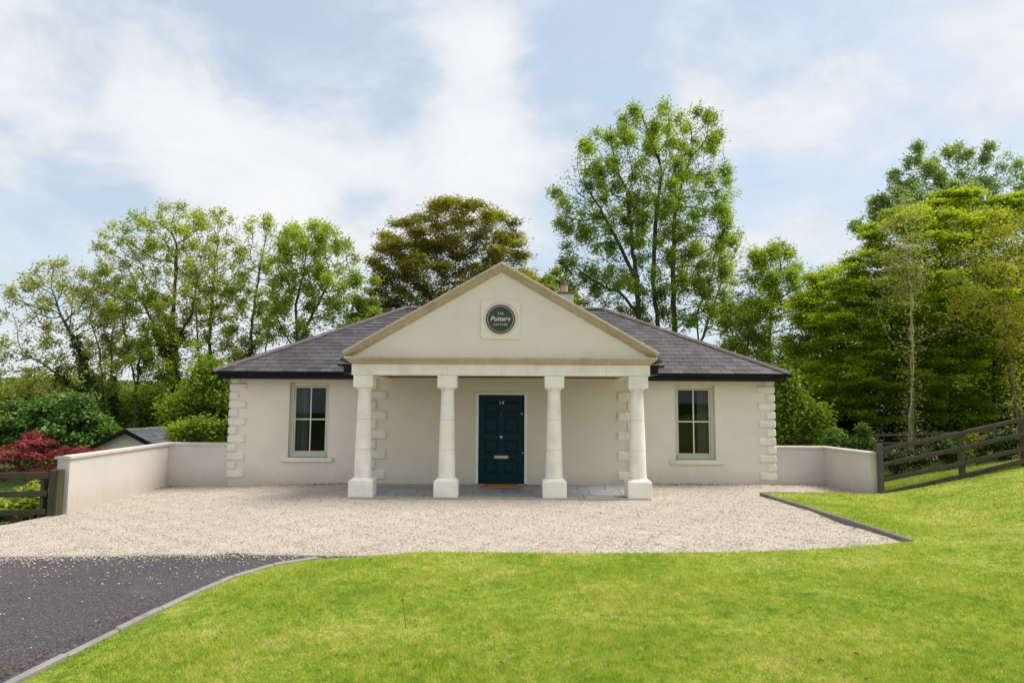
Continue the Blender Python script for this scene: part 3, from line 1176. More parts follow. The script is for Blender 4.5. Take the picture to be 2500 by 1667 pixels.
def cornice_piece(x0, x1, m0, m1):
    """front cornice stone; m = -1/0/1 mitre flag at each end"""
    r0 = [(x0 - (p if m0 else 0), AY0 - p, z) for p, z in CPROF] + [(x0, AY0 + .25, 2.703)]
    r1 = [(x1 + (p if m1 else 0), AY0 - p, z) for p, z in CPROF] + [(x1, AY0 + .25, 2.703)]
    if m0:
        r0[-2] = (x0, AY0 + .25, 2.850)
    if m1:
        r1[-2] = (x1, AY0 + .25, 2.850)
    MB().loft([r0, r1]).build('cornice_stone', M['cornice'], house)


ce = [-AX, -2.55, -1.86, -.68, .55, 1.72, 2.55, AX]
for i, (a, b) in enumerate(zip(ce[:-1], ce[1:])):
    cornice_piece(a + .0015, b - .0015, i == 0, i == len(ce) - 2)
for s in (-1, 1):
    r0 = [(s * (AX + p), AY0 - p, z) for p, z in CPROF[:-1]] + [(s * (AX - .25), AY0 + .25, 2.848), (s * (AX - .25), AY0 + .25, 2.702)]
    r1 = [(s * (AX + p), BY - .002, z) for p, z in CPROF[:-1]] + [(s * (AX - .25), BY - .002, 2.848), (s * (AX - .25), BY - .002, 2.702)]
    MB().loft([r0, r1]).build('cornice_stone', M['cornice'], house)

# tympanum
TH = math.atan2(4.60 - 2.815, 3.09)
TZ = 4.655
tym = MB()
ty = -2.672
hb = (TZ - 2.82) / math.tan(TH)
tym.add([(-hb, ty, 2.82), (hb, ty, 2.82), (0, ty, TZ), (-hb, ty + .3, 2.82), (hb, ty + .3, 2.82), (0, ty + .3, TZ)], [(0, 1, 2), (5, 4, 3), (0, 3, 4, 1), (1, 4, 5, 2), (2, 5, 3, 0)])
tym.build('tympanum', M['wall_warm'], house)
# raking cornice: section (projection in front of the tympanum, height above its sloping edge)
RPROF = [(-.02, -.046), (.020, -.046), (.020, -.028), (.034, -.018), (.092, .024), (.120, .052), (.126, .066), (.160, .070), (.160, .104), (.148, .122), (-.28, .128), (-.28, .0)]
ct, st_ = math.cos(TH), math.sin(TH)
for s in (-1, 1):
    # s along slope from apex (0) down; apex mitre at X=0; foot cut plumb-ish following the horizontal cornice
    cuts = [0, .46, 1.10, 1.72, 2.52, 3.10, 3.70]
    Ltot = 3.09 / ct

    def pt(sl, p, h):
        return (s * (sl * ct + h * st_), ty - p, TZ - sl * st_ + h * ct)

    n_cut = len(cuts) - 1
    for k in range(n_cut):
        ra, rb = [], []
        for p, h in RPROF:
            a = cuts[k] + .0015
            b = cuts[k + 1] - .0015
            if k == 0:
                a = -h * st_ / ct + .0008
            if k == n_cut - 1:
                b = Ltot + .0 + max(0, h) * .12 + p * .42
            ra.append(pt(a, p, h)); rb.append(pt(b, p, h))
        MB().loft([ra, rb]).build('raking_cornice_stone', M['cornice'], house)

# plaque with a round sunk field
pl = MB()
pc = (-.012, 3.605)
hx, hz = .405, .394
y_out, y_in = ty - .030, ty - .012
n = 64
circ = [(pc[0] + .352 * math.cos(2 * math.pi * i / n), 3.63 + .352 * math.sin(2 * math.pi * i / n)) for i in range(n)]
sq = []
for i in range(n):
    a = 2 * math.pi * i / n
    c_, s_ = math.cos(a), math.sin(a)
    k = 1 / max(abs(c_) / hx, abs(s_) / hz)
    sq.append((pc[0] + k * c_, pc[1] + k * s_))
R = [[(x, ty, z) for x, z in sq], [(x, y_out + .006, z) for x, z in sq],
     [(pc[0] + (x - pc[0]) * .985, y_out, pc[1] + (z - pc[1]) * .985) for x, z in sq],
     [(x, y_out, z) for x, z in circ], [(pc[0] + (x - pc[0]) * .98, y_in, 3.63 + (z - 3.63) * .98) for x, z in circ]]
pl.loft(R, caps=False)
pl.add(R[-1], [tuple(range(n))])
pl.build('plaque', M['plaque'], house)
# the sign
sign = tag(empty('round_sign', (-.015, y_in, 3.63)), 'round dark green sign with white lettering high in the pediment', 'sign')
SC = (-.015, 3.622)
MB().disc(SC[0], SC[1], [(.296, y_in + .001), (.298, y_in - .022), (.292, y_in - .028)], 72).build('sign_board', M['sign_rim'], sign)
MB().disc(SC[0], SC[1], [(.280, y_in - .0285), (.280, y_in - .0300)], 72).build('sign_face', M['sign_green'], sign)
rg = []
for r, y in ((.262, y_in - .0305), (.262, y_in - .0325), (.2685, y_in - .0325), (.2685, y_in - .0305)):
    rg.append([(SC[0] + r * math.cos(2 * math.pi * i / 72), y, SC[1] + r * math.sin(2 * math.pi * i / 72)) for i in range(72)])
MB().loft(rg + [rg[0]], caps=False).build('sign_ring', M['sign_white'], sign)
yt = y_in - .032
text_mesh('THE', .054, SC[0], yt, SC[1] + .112, sign, 'lettering', M['sign_white'], 0, .0003, 1.35, .0015)
text_mesh('Putters', .134, SC[0] - .006, yt, SC[1] + .006, sign, 'lettering', M['sign_white'], .25, .0010, 1.03, .0015, 1.0)
text_mesh('COTTAGE', .052, SC[0], yt, SC[1] - .112, sign, 'lettering', M['sign_white'], 0, .0003, 1.30, .0015)

# portico ceiling and black side eaves with gutters
MB().box(-AX + .4, AX - .4, AY0 + .4, BY, 2.495, 2.55).build('porch_ceiling', M['ceiling'], house)  # unseen from the front; set low to deepen shade on the porch wall
for s in (-1, 1):
    a, b = sorted((s * (AX + .02), s * (AX + .20)))
    pb = MB()
    if True:
        pb.box(a, b, AY0 + .16, -.36, 2.505, 2.70)
    pb.build('portico_eave', M['black'], house)
    prof = []
    for i in range(9):
        t = math.pi * i / 8
        prof.append((-.062 * math.cos(t), -.062 * math.sin(t)))
    prof += [(.055, .0), (.055 * math.cos(.4), -.055 * math.sin(.4)), (0, -.055), (-.055 * math.cos(.4), -.055 * math.sin(.4)), (-.055, 0)]
    gcx = s * (AX + .272)
    MB().loft([[(gcx + p, AY0 + .13, 2.705 + q) for p, q in prof], [(gcx + p, -.40, 2.705 + q) for p, q in prof]]).build('gutter', M['black'], house)

# main roof
E_Y, E_Z, R_Y, R_Z = -.435, 2.628, 3.42, 4.695
EX, RX = W + .290, 2.93
SL = math.hypot(R_Y - E_Y, R_Z - E_Z)
sn, cs = (R_Z - E_Z) / SL, (R_Y - E_Y) / SL
BYE = 2 * R_Y - E_Y
dz = .035
rb = MB()
rb.add([(-EX, E_Y, E_Z - dz), (EX, E_Y, E_Z - dz), (EX, BYE, E_Z - dz), (-EX, BYE, E_Z - dz), (-RX, R_Y, R_Z - dz), (RX, R_Y, R_Z - dz)],
       [(0, 1, 5, 4), (1, 2, 5), (2, 3, 4, 5), (3, 0, 4), (3, 2, 1, 0)])
roof = rb.build('roof', M['slate'], house)
# portico roof, running back into the main roof
PZ = 4.70
px_ = 3.30
pz_e = PZ - px_ * math.tan(TH)
MB().add([(-px_, ty + .02, pz_e), (0, ty + .02, PZ), (px_, ty + .02, pz_e), (-px_, 3.3, pz_e), (0, 3.3, PZ), (px_, 3.3, pz_e),
          (-px_, ty + .02, pz_e - .04), (px_, ty + .02, pz_e - .04), (-px_, 3.3, pz_e - .04), (px_, 3.3, pz_e - .04)],
         [(0, 3, 4, 1), (1, 4, 5, 2), (6, 7, 9, 8), (0, 6, 8, 3), (2, 5, 9, 7), (0, 1, 2, 7, 6)]).build('portico_roof', M['slate'], roof)
MB().tube([(0, ty + .1, PZ + .02), (0, 3.4, PZ + .02)], .06, 8).build('ridge_tile', M['ridge'], roof)


def roof_pt(X, t, n=0):
    return (X, E_Y + t * cs - n * sn, E_Z + t * sn + n * cs)


def clip(poly, a, b, c):
    """keep a*x+b*y+c>=0"""
    o = []
    for i in range(len(poly)):
        p, q = poly[i - 1], poly[i]
        dp, dq = a * p[0] + b * p[1] + c, a * q[0] + b * q[1] + c
        if dp >= 0:
            o.append(p)
            if dq < 0:
                t = dp / (dp - dq); o.append((p[0] + (q[0] - p[0]) * t, p[1] + (q[1] - p[1]) * t))
        elif dq >= 0:
            t = dp / (dp - dq); o.append((p[0] + (q[0] - p[0]) * t, p[1] + (q[1] - p[1]) * t))
    return o


EXPO = SL / 20.0
SWD = .298
sl_mesh = MB().box(-SWD / 2 + .004, SWD / 2 - .004, 0, EXPO + .05, -.0025, .0025).mesh('roof_slate')
sl_mesh.materials.append(M['slate'])
pieces = []
rs = random.Random(5)
for row in range(20):
    t0 = row * EXPO
    off = (row % 2) * SWD / 2 + rs.uniform(-.01, .01)
    k0 = int(-EX / SWD) - 2
    for k in range(k0, -k0 + 1):
        xc = k * SWD + off
        rect = [(xc - SWD / 2 + .004, t0), (xc + SWD / 2 - .004, t0), (xc + SWD / 2 - .004, t0 + EXPO), (xc - SWD / 2 + .004, t0 + EXPO)]
        sgn = -1 if xc < 0 else 1
        slope = (EX - RX) / SL
        p = clip(rect, -sgn, -slope, EX)           # inside the hip
        # outside the valley with the portico roof
        tv = math.tan(TH)
        # |x| >= (PZ - E_Z - sn*t)/tv - .06
        p = clip(p, sgn, sn / tv, -(PZ - E_Z) / tv + .08) if p else p
        if len(p) < 3:
            continue
        ar = abs(sum(p[i - 1][0] * p[i][1] - p[i][0] * p[i - 1][1] for i in range(len(p)))) / 2
        if ar < .002:
            continue
        full = ar > .98 * (SWD - .008) * EXPO
        pieces.append((t0, xc, p, full, row))
pieces.sort(key=lambda q: (q[0], abs(q[1])))
rest = MB(); rest_r = []


def slate_geo(p, row, lift):
    top, bot = [], []
    for x, t in p:
        f_ = (t - row * EXPO) / EXPO
        n_ = .013 - .009 * f_ + lift
        top.append(roof_pt(x, t - .008, n_)); bot.append(roof_pt(x, t - .008, n_ - .006))
    n = len(p)
    fs = [tuple(range(n)), tuple(range(2 * n - 1, n - 1, -1))] + [(i, n + i, n + (i + 1) % n, (i + 1) % n) for i in range(n)]
    return top + bot, fs


ang_x = math.atan2(sn, cs)
for i, (t0, xc, p, full, row) in enumerate(pieces):
    lift = rs.uniform(-.001, .002)
    if i < 298:
        if full:
            o = bpy.data.objects.new('roof_slate', sl_mesh)
            col.objects.link(o)
            o.parent = roof
            tilt = math.atan2(.009, EXPO)
            o.rotation_euler = (ang_x - tilt, 0, rs.uniform(-.006, .006))
            o.location = roof_pt(xc, t0 - .008, .0105 + lift)
        else:
            vs, fs = slate_geo(p, row, lift)
            MB().add(vs, fs).build('roof_slate', M['slate'], roof)
    else:
        vs, fs = slate_geo(p, row, lift)
        rest.add(vs, fs)
        rest_r += [rs.random()] * 1 * 0 + [0] * 0
        rv = rs.random()
        rest_r += [rv] * len(fs)
ro = rest.build('upper_slates', M['slate'], roof, fix=False)
set_rnd(ro.data, rest_r)
tag(ro, kind='stuff')


def cap_run(name, a, b, n_pieces, wing, drop, mat, parent):
    """angled ridge or hip tiles laid end to end from a to b; wing: half width, drop: fall of the wings"""
    a, b = Vector(a), Vector(b)
    d = (b - a)
    ln = d.length
    d.normalize()
    side = d.cross(Vector((0, 0, 1))).normalized()
    up = side.cross(d)
    if up.z < 0:
        up = -up
    for i in range(n_pieces):
        s0, s1 = ln * i / n_pieces + .001, ln * (i + 1) / n_pieces - .001
        jit = random.uniform(-.004, .004)
        rings = []
        for s_ in (s0, s1):
            c = a + d * s_ + up * (.052 + jit)
            rings.append([c - side * wing - up * drop, c - side * wing * .35 - up * drop * .18, c, c + side * wing * .35 - up * drop * .18, c + side * wing - up * drop,
                          c + side * wing - up * (drop + .018), c - up * .02, c - side * wing - up * (drop + .018)])
        MB().loft(rings).build(name, mat, parent)


for s in (-1, 1):
    cap_run('hip_tile', (s * EX, E_Y, E_Z), (s * RX, R_Y, R_Z), 13, .105, .055, M['ridge'], roof)
    cap_run('hip_tile', (s * EX, BYE, E_Z), (s * RX, R_Y, R_Z), 13, .105, .055, M['ridge'], roof)
cap_run('ridge_tile', (-RX, R_Y, R_Z + .01), (RX, R_Y, R_Z + .01), 13, .12, .065, M['ridge'], roof)

# fascia, soffit and gutters
FY = -.335
XO = W + .205
for s in (-1, 1):
    a, b = sorted((s * (AX + .205), s * XO))
    MB().box(a, b, FY, FY + .025, 2.452, 2.60).build('fascia', M['black'], house)
    a, b = sorted((s * (XO - .025), s * XO))
    MB().box(a, b, FY + .026, DEPTH + .335, 2.452, 2.60).build('fascia', M['black'], house)
    a, b = sorted((s * (BX + .001), s * (XO - .026)))
    MB().box(a, b, FY + .026, -.001, 2.462, 2.475).build('soffit', M['black'], house)
    a, b = sorted((s * (W + .001), s * (XO - .026)))
    MB().box(a, b, .001, DEPTH + .3, 2.462, 2.475).build('soffit', M['black'], house)
gp = []
for i in range(11):
    t = math.pi * i / 10
    gp.append((-.058 * math.cos(t), -.058 * math.sin(t) * 1.0))
gp += [(.052 * math.cos(math.pi * i / 8), -.052 * math.sin(math.pi * i / 8)) for i in range(9)]
GZ, GY = 2.612, FY - .060
for s in (-1, 1):
    g = MB()
    a, b = s * (AX + .21), s * (XO + .100)
    rings = [[(X, GY + p, GZ + q) for p, q in gp] for X in (a, b)]
    g.loft(rings)
    gut = g.build('gutter', M['black'], house)
    MB().loft([[(s * (XO + .045) + p, Yv, GZ + q) for p, q in gp] for Yv in (FY - .118, DEPTH + .4)]).build('gutter', M['black'], house)
    n_b = 4
    for k in range(n_b):
        X = a + (b - a) * (k + .55) / n_b
        rr = [[(X + dx, GY + p * 1.10, GZ + q * 1.12) for p, q in gp[:11]] + [(X + dx, GY + .058 * 1.1, GZ + .012), (X + dx, GY - .058 * 1.1, GZ + .012)] for dx in (-.012, .012)]
        MB().loft(rr).build('gutter_bracket', M['black'], gut)

# chimney
ch = MB().cbox(1.62, 2.085, 3.75, 4.35, 4.2, 5.205, .008).build('chimney', M['chimney'], house)
MB().cbox(1.585, 2.12, 3.71, 4.39, 5.206, 5.262, .010).build('chimney_cap', M['dark_cap'], ch)
MB().lathe(1.825, 4.05, [(.112, 5.25), (.112, 5.47), (.118, 5.475), (.118, 5.495), (.10, 5.50)], 24).build('chimney_pot', M['pot'], ch, smooth=False)
MB().lathe(1.825, 4.05, [(.108, 5.495), (.112, 5.53), (.088, 5.575), (.045, 5.635), (.012, 5.690), (.006, 5.73)], 16).build('cowl', M['cowl'], ch)

# porch paving
pav = tag(empty('porch_paving', (0, -1.6, 0)), kind='structure')
pz = .032
bed = MB().box(-3.02, 3.02, -2.80, BY, -.2, pz - .012)
bed.build('paving_bed', M['joint'], pav)
rows = [(-2.80, -2.18, .31), (-2.18, -1.52, 0), (-1.52, -.92, .34), (-.92, BY, .1)]
for ri, (y0, y1, off) in enumerate(rows):
    x = -3.02 - off
    rr = random.Random(ri)
    while x < 3.02:
        w = rr.choice((.62, .62, .66, .60))
        a, b = max(x, -3.02), min(x + w, 3.02)
        if b - a > .06:
            MB().cbox(a + .005, b - .005, y0 + .005, y1 - .005, -.05, pz + rr.uniform(-.002, .002), .006).build('flagstone', M['flag'], pav)
        x += w

mat_o = MB().cbox(-.405, .375, -1.28, -.80, pz + .003, pz + .045, .012).build('doormat', M['coir'])
tag(mat_o, 'orange brown coir doormat in front of the teal door', 'doormat')


# ---------------------------------------------------------------- garden walls
def garden_wall(name, label, path, thick, ztop, joints, mat=M['garden_wall']):
    """path: outer (house-side visible) face polyline; wall body mitred, coping stones on top"""
    root = tag(empty(name, (path[0][0], path[0][1], 0)), label, 'wall')
    P = [Vector((p[0], p[1])) for p in path]

    def offset(d):
        res = []
        for i, p in enumerate(P):
            if i == 0:
                t = (P[1] - P[0]).normalized(); nrm = Vector((-t.y, t.x)); res.append(p + nrm * d)
            elif i == len(P) - 1:
                t = (P[-1] - P[-2]).normalized(); nrm = Vector((-t.y, t.x)); res.append(p + nrm * d)
            else:
                t1 = (P[i] - P[i - 1]).normalized(); t2 = (P[i + 1] - P[i]).normalized()
                n1 = Vector((-t1.y, t1.x)); n2 = Vector((-t2.y, t2.x))
                bis = (n1 + n2).normalized()
                res.append(p + bis * (d / bis.dot(n1)))
        return res
    a, b = offset(0), offset(thick)
    rings = [[(p.x, p.y, -1.5), (q.x, q.y, -1.5), (q.x, q.y, ztop - .06), (p.x, p.y, ztop - .06)] for p, q in zip(a, b)]
    MB().loft(rings).build('wall_body', mat, root)
    sg = 1 if thick > 0 else -1
    a, b, mid = offset(-.035 * sg), offset(thick + .035 * sg), offset(thick / 2)
    for i in range(len(P) - 1):
        n = joints[i]
        for k in range(n):
            rr = []
            for f_ in (k / n, (k + 1) / n):
                g = .0015 * (1 if f_ == k / n else -1)
                ln = (P[i + 1] - P[i]).length
                f2 = f_ + g / ln
                if i == len(P) - 2 and k == n - 1 and f_ == 1:
                    f2 += .04 / ln
                pa, pb, pm = a[i].lerp(a[i + 1], f2), b[i].lerp(b[i + 1], f2), mid[i].lerp(mid[i + 1], f2)
                z = ztop - .06
                rr.append([(pa.x, pa.y, z), (pb.x, pb.y, z), (pb.x, pb.y, z + .044), (pm.x, pm.y, z + .062), (pa.x, pa.y, z + .044)])
            MB().loft(rr).build('coping_stone', M['coping'], root)
    return root


garden_wall('boundary_wall', 'cream rendered boundary wall stepping forward left of the cottage', [(-W - .002, .04), (-8.03, .04), (-7.80, -4.02)], -.215, .925, (2, 5))
garden_wall('boundary_wall', 'short cream rendered boundary wall on the right of the cottage', [(W + .002, .04), (7.78, .04), (7.92, -1.77)], .215, .912, (2, 3))


# ---------------------------------------------------------------- timber
def beam(name, a, b, h, t, mat, parent, up=None, wob=.0, seg=1, origin_at=True):
    """board from a to b (world points at its centre line), height h, thickness t"""
    a, b = Vector(a), Vector(b)
    d = b - a
    ln = d.length
    d.normalize()
    z = Vector((0, 0, 1)) if up is None else Vector(up)
    side = d.cross(z).normalized()
    u = side.cross(d).normalized()
    mbx = MB().cbox(0, ln, -t / 2, t / 2, -h / 2, h / 2, min(.008, t * .2))
    if wob:
        mbx.v = [(x, y + random.uniform(-wob, wob), zz + random.uniform(-wob, wob)) for x, y, zz in mbx.v]
    me = mbx.mesh(name)
    me.materials.append(mat)
    o = link(name, me, parent)
    o.matrix_basis = Matrix(((d.x, -side.x, u.x, a.x), (d.y, -side.y, u.y, a.y), (d.z, -side.z, u.z, a.z), (0, 0, 0, 1)))
    return o


# fence on the right bank
fp = [at(2013.5, 1133, -1.88), at(2212, 1085, -1.66), at(2352, 1056, -1.47)]
fence = tag(empty('rail_fence', tuple(fp[0])), 'dark weathered post and rail fence climbing the grassy bank on the right', 'fence')
P1, P2, P3 = Vector((8.095, -1.87, .0)), Vector((10.06, -1.62, .345)), Vector((11.58, -1.44, .67))
P4 = P3 + (P3 - P2) * 1.25
beam('fence_post', P1 + Vector((0, 0, -.3)), P1 + Vector((0, 0, 1.075)), .10, .10, M['grey_post'], fence, (0, 1, 0))
for Pq, hgt in ((P2, .98), (P3, .98), (P4, .98)):
    beam('fence_post', Pq + Vector((.0, .085, -.4)), Pq + Vector((0, .085, hgt)), .125, .09, M['post_wood'], fence, (0, 1, 0))
for zr in (.985, .665, .345):
    ends = [P1 + Vector((.05, -.01, zr - .02)), P2 + Vector((0, -.005, zr - .02)), P4 + Vector((.1, -.005, zr - .02))]
    beam('rail', ends[0], ends[1] + (ends[1] - ends[0]).normalized() * -.002, .095, .045, M['fence_wood'], fence, None, .004)
    beam('rail', ends[1], ends[2], .095, .045, M['fence_wood'], fence, None, .004)
beam('gravel_board', P1 + Vector((.05, -.02, .035)), P2 + Vector((0, -.015, .055)), .10, .05, M['fence_wood'], fence, None, .003)
beam('gravel_board', P2 + Vector((.003, -.015, .055)), P4 + Vector((.0, -.015, .055)), .10, .05, M['fence_wood'], fence, None, .003)

# older fence further back under the trees
def gz(x, y):
    return float(base_h(x, y)) - .075


bf = tag(empty('old_rail_fence', (11.2, 5.5, gz(11.2, 5.5))), 'old brown rail fence in the shade behind the front fence', 'fence')
op = [Vector((x, 5.5, gz(x, 5.5))) for x in (11.4, 13.6, 15.8, 18.0)]
for q in op:
    beam('fence_post', q + Vector((0, 0, -.3)), q + Vector((0, 0, .98)), .12, .10, M['far_rail'], bf, (0, 1, 0))
for zr in (.88, .62, .36):
    for a, b in zip(op[:-1], op[1:]):
        beam('rail', a + Vector((.01, -.07, zr)), b + Vector((-.01, -.07, zr)), .085, .05, M['far_rail'], bf, None, .005)

# gate on the left
gp_ = at(148, 1186, -4.16)
post = tag(empty('gate_post', (-7.99, -4.18, -.15)), 'square mossy timber gate post against the end of the left wall', 'post')
beam('post_shaft', (-7.905, -4.20, -.5), (-7.90, -4.20, .69), .19, .16, M['gate_wood'], post, (0, 1, 0), .004)
gate = tag(empty('field_gate', (-8.2, -4.26, -.2)), 'dark mossy timber gate with diagonal brace at the left edge', 'gate')
gx0, gx1 = -10.6, -8.005
gyf = lambda x: -4.24 - .16 * (gx1 - x)
for k, (zt, hb_) in enumerate(((.60, .12), (.28, .10), (-.035, .10), (-.37, .10))):
    beam('gate_bar', (gx0, gyf(gx0) - .045, zt - .035), (gx1, gyf(gx1) - .045, zt), hb_, .045, M['gate_wood'], gate, None, .003)
beam('stile', (gx1 - .095, gyf(gx1) + .012, -.48), (gx1 - .085, gyf(gx1) + .012, .60), .15, .05, M['gate_wood'], gate, (0, 1, 0), .003)
beam('stile', (gx0 + .09, gyf(gx0) + .012, -.5), (gx0 + .09, gyf(gx0) + .012, .58), .12, .05, M['gate_wood'], gate, (0, 1, 0), .003)
beam('brace', (gx1 - 1.55, gyf(gx1 - 1.55) + .01, .38), (gx1 - .12, gyf(gx1) + .0, -.40), .10, .045, M['gate_wood'], gate, None, .003)

# ---------------------------------------------------------------- outbuilding behind the left wall
shed = tag(empty('outbuilding', (-12.2, 6.6, -1.2)), 'small cream outbuilding with slate gable roof behind the left wall', 'shed')
ax, ay0, ay1, az = -12.22, 5.55, 8.0, .985
hw = 1.9
sl_t = math.radians(27)
ez = az - hw * math.tan(sl_t)
MB().add([(ax - 1.65, ay0 + .25, -1.6), (ax + 1.65, ay0 + .25, -1.6), (ax + 1.65, ay0 + .25, ez + .08), (ax, ay0 + .25, az - .06), (ax - 1.65, ay0 + .25, ez + .08),
          (ax - 1.65, ay1 - .2, -1.6), (ax + 1.65, ay1 - .2, -1.6), (ax + 1.65, ay1 - .2, ez + .08), (ax, ay1 - .2, az - .06), (ax - 1.65, ay1 - .2, ez + .08)],
         [(0, 1, 2, 3, 4), (9, 8, 7, 6, 5), (1, 6, 7, 2), (0, 4, 9, 5), (2, 7, 8, 3), (4, 3, 8, 9)]).build('wall', M['wall_warm'], shed)
MB().add([(ax - .62, ay0 + .235, az - .75), (ax + .62, ay0 + .235, az - .75), (ax, ay0 + .235, az - .42), (ax - .62, ay0 + .249, az - .75), (ax + .62, ay0 + .249, az - .75), (ax, ay0 + .249, az - .42)],
         [(0, 1, 2), (0, 3, 4, 1), (1, 4, 5, 2), (2, 5, 3, 0)]).build('gable_panel', M['wall'], shed)
sroof = MB().add([(ax - hw, ay0, ez), (ax, ay0, az), (ax + hw, ay0, ez), (ax - hw, ay1, ez), (ax, ay1, az), (ax + hw, ay1, ez),
                  (ax - hw, ay0, ez - .05), (ax, ay0, az - .05), (ax + hw, ay0, ez - .05), (ax - hw, ay1, ez - .05), (ax, ay1, az - .05), (ax + hw, ay1, ez - .05)],
                 [(0, 3, 4, 1), (1, 4, 5, 2), (6, 7, 10, 9), (7, 8, 11, 10), (0, 1, 7, 6), (1, 2, 8, 7), (3, 9, 10, 4), (4, 10, 11, 5), (0, 6, 9, 3), (2, 5, 11, 8)]).build('roof', M['slate_blue'], shed)
for s in (-1, 1):
    for (b0, b1, yy, nm) in ((-.11, .035, ay0 - .03, 'barge_board'),):
        MB().add([(ax, yy, az + b1), (ax + s * (hw + .05), yy, ez + b1 - .02), (ax + s * (hw + .05), yy, ez + b0 - .02), (ax, yy, az + b0),
                  (ax, yy + .028, az + b1), (ax + s * (hw + .05), yy + .028, ez + b1 - .02), (ax + s * (hw + .05), yy + .028, ez + b0 - .02), (ax, yy + .028, az + b0)],
                 [(0, 1, 2, 3), (7, 6, 5, 4), (0, 4, 5, 1), (1, 5, 6, 2), (2, 6, 7, 3)]).build(nm, M['black'], shed)
nr = 8
sll = hw / math.cos(sl_t)
for r in range(nr):
    t0 = sll * r / nr
    for k in range(-1, 9):
        y0 = ay0 - .02 + k * .32 + (r % 2) * .16
        y1 = y0 + .316
        y0, y1 = max(y0, ay0 - .02), min(y1, ay1)
        if y1 - y0 < .05:
            continue
        q = []
        for (t, n_) in ((t0, .012), (t0 + sll / nr, .026)):
            for yy in (y0, y1):
                q.append((ax + t * math.cos(sl_t) + n_ * math.sin(sl_t), yy, az - t * math.sin(sl_t) + n_ * math.cos(sl_t)))
        lo = [(x, y, z - .012) for x, y, z in q]
        MB().add(q + lo, [(0, 1, 3, 2), (4, 6, 7, 5), (0, 4, 5, 1), (2, 3, 7, 6), (0, 2, 6, 4), (1, 5, 7, 3)]).build('roof_slate', M['slate_blue'], sroof)
cap_run('ridge_tile', (ax, ay0 - .02, az - .01), (ax, ay1, az - .01), 6, .13, .06, M['ridge'], sroof)


# ---------------------------------------------------------------- trees
def colonize(rng, stems, att, step, dk, trop=(0, 0, .0), di=6.0, max_nodes=14000, iters=160, jitter=.18):
    pos = np.zeros((max_nodes, 3)); par = np.full(max_nodes, -1, int); nch = np.zeros(max_nodes, int)
    n = 0
    roots = []
    for st in stems:
        prev = -1
        link_to = None
        pts = [np.array(p, float) for p in st]
        if n:
            dd = np.linalg.norm(pos[:n] - pts[0], axis=1)
            prev = int(dd.argmin())
            pts[0] = pos[prev] + (pts[1] - pos[prev]) * .15
        for a, b in zip(pts[:-1], pts[1:]):
            k = max(1, int(np.linalg.norm(b - a) / step))
            for j in range(k):
                pos[n] = a + (b - a) * j / k + (rng.normal(0, .02, 3) if (j or prev >= 0) else 0)
                par[n] = prev
                prev = n; n += 1
        pos[n] = pts[-1]; par[n] = prev; n += 1
    att = att.copy()
    d2 = np.full(len(att), 1e18); near = np.zeros(len(att), int)

    def update(i0, i1):
        nonlocal d2, near
        if i1 <= i0 or len(att) == 0:
            return
        D = ((att[:, None, :] - pos[None, i0:i1, :]) ** 2).sum(-1)
        k = D.argmin(1)
        m_ = D[np.arange(len(att)), k]
        better = m_ < d2
        d2 = np.where(better, m_, d2)
        near = np.where(better, k + i0, near)
    update(0, n)
    stale = np.zeros(len(att), int)
    trop = np.array(trop)
    for it in range(iters):
        if len(att) == 0 or n > max_nodes - 400:
            break
        act = d2 < di * di
        if not act.any():
            act = d2 < d2.min() * 1.3
        idx = near[act]
        v = att[act] - pos[idx]
        v /= np.linalg.norm(v, axis=1)[:, None] + 1e-9
        acc = np.zeros((n, 3))
        np.add.at(acc, idx, v)
        grow = np.unique(idx)
        grow = grow[nch[grow] < 3]
        if len(grow) == 0:
            break
        grow = grow[:max_nodes - n - 1]
        g = acc[grow]
        g /= np.linalg.norm(g, axis=1)[:, None] + 1e-9
        hasp = par[grow] >= 0
        inert = np.zeros_like(g)
        inert[hasp] = pos[grow[hasp]] - pos[par[grow[hasp]]]
        inert /= np.linalg.norm(inert, axis=1)[:, None] + 1e-9
        g = g + .35 * inert + trop + rng.normal(0, jitter, g.shape)
        g /= np.linalg.norm(g, axis=1)[:, None] + 1e-9
        k = len(grow)
        pos[n:n + k] = pos[grow] + g * step * rng.uniform(.8, 1.2, (k, 1))
        par[n:n + k] = grow
        nch[grow] += 1
        old = d2.copy()
        update(n, n + k)
        n += k
        stale = np.where(act & (d2 > old * .98), stale + 1, stale)
        keep = (d2 > dk * dk) & (stale < 4)
        att, d2, near, stale = att[keep], d2[keep], near[keep], stale[keep]
    return pos[:n], par[:n]


def radii(par, tip, expo):
    n = len(par)
    acc = np.zeros(n); r = np.zeros(n)
    for i in range(n - 1, -1, -1):
        r[i] = tip if acc[i] == 0 else acc[i] ** (1 / expo)
        if par[i] >= 0:
            acc[par[i]] += r[i] ** expo
    return r


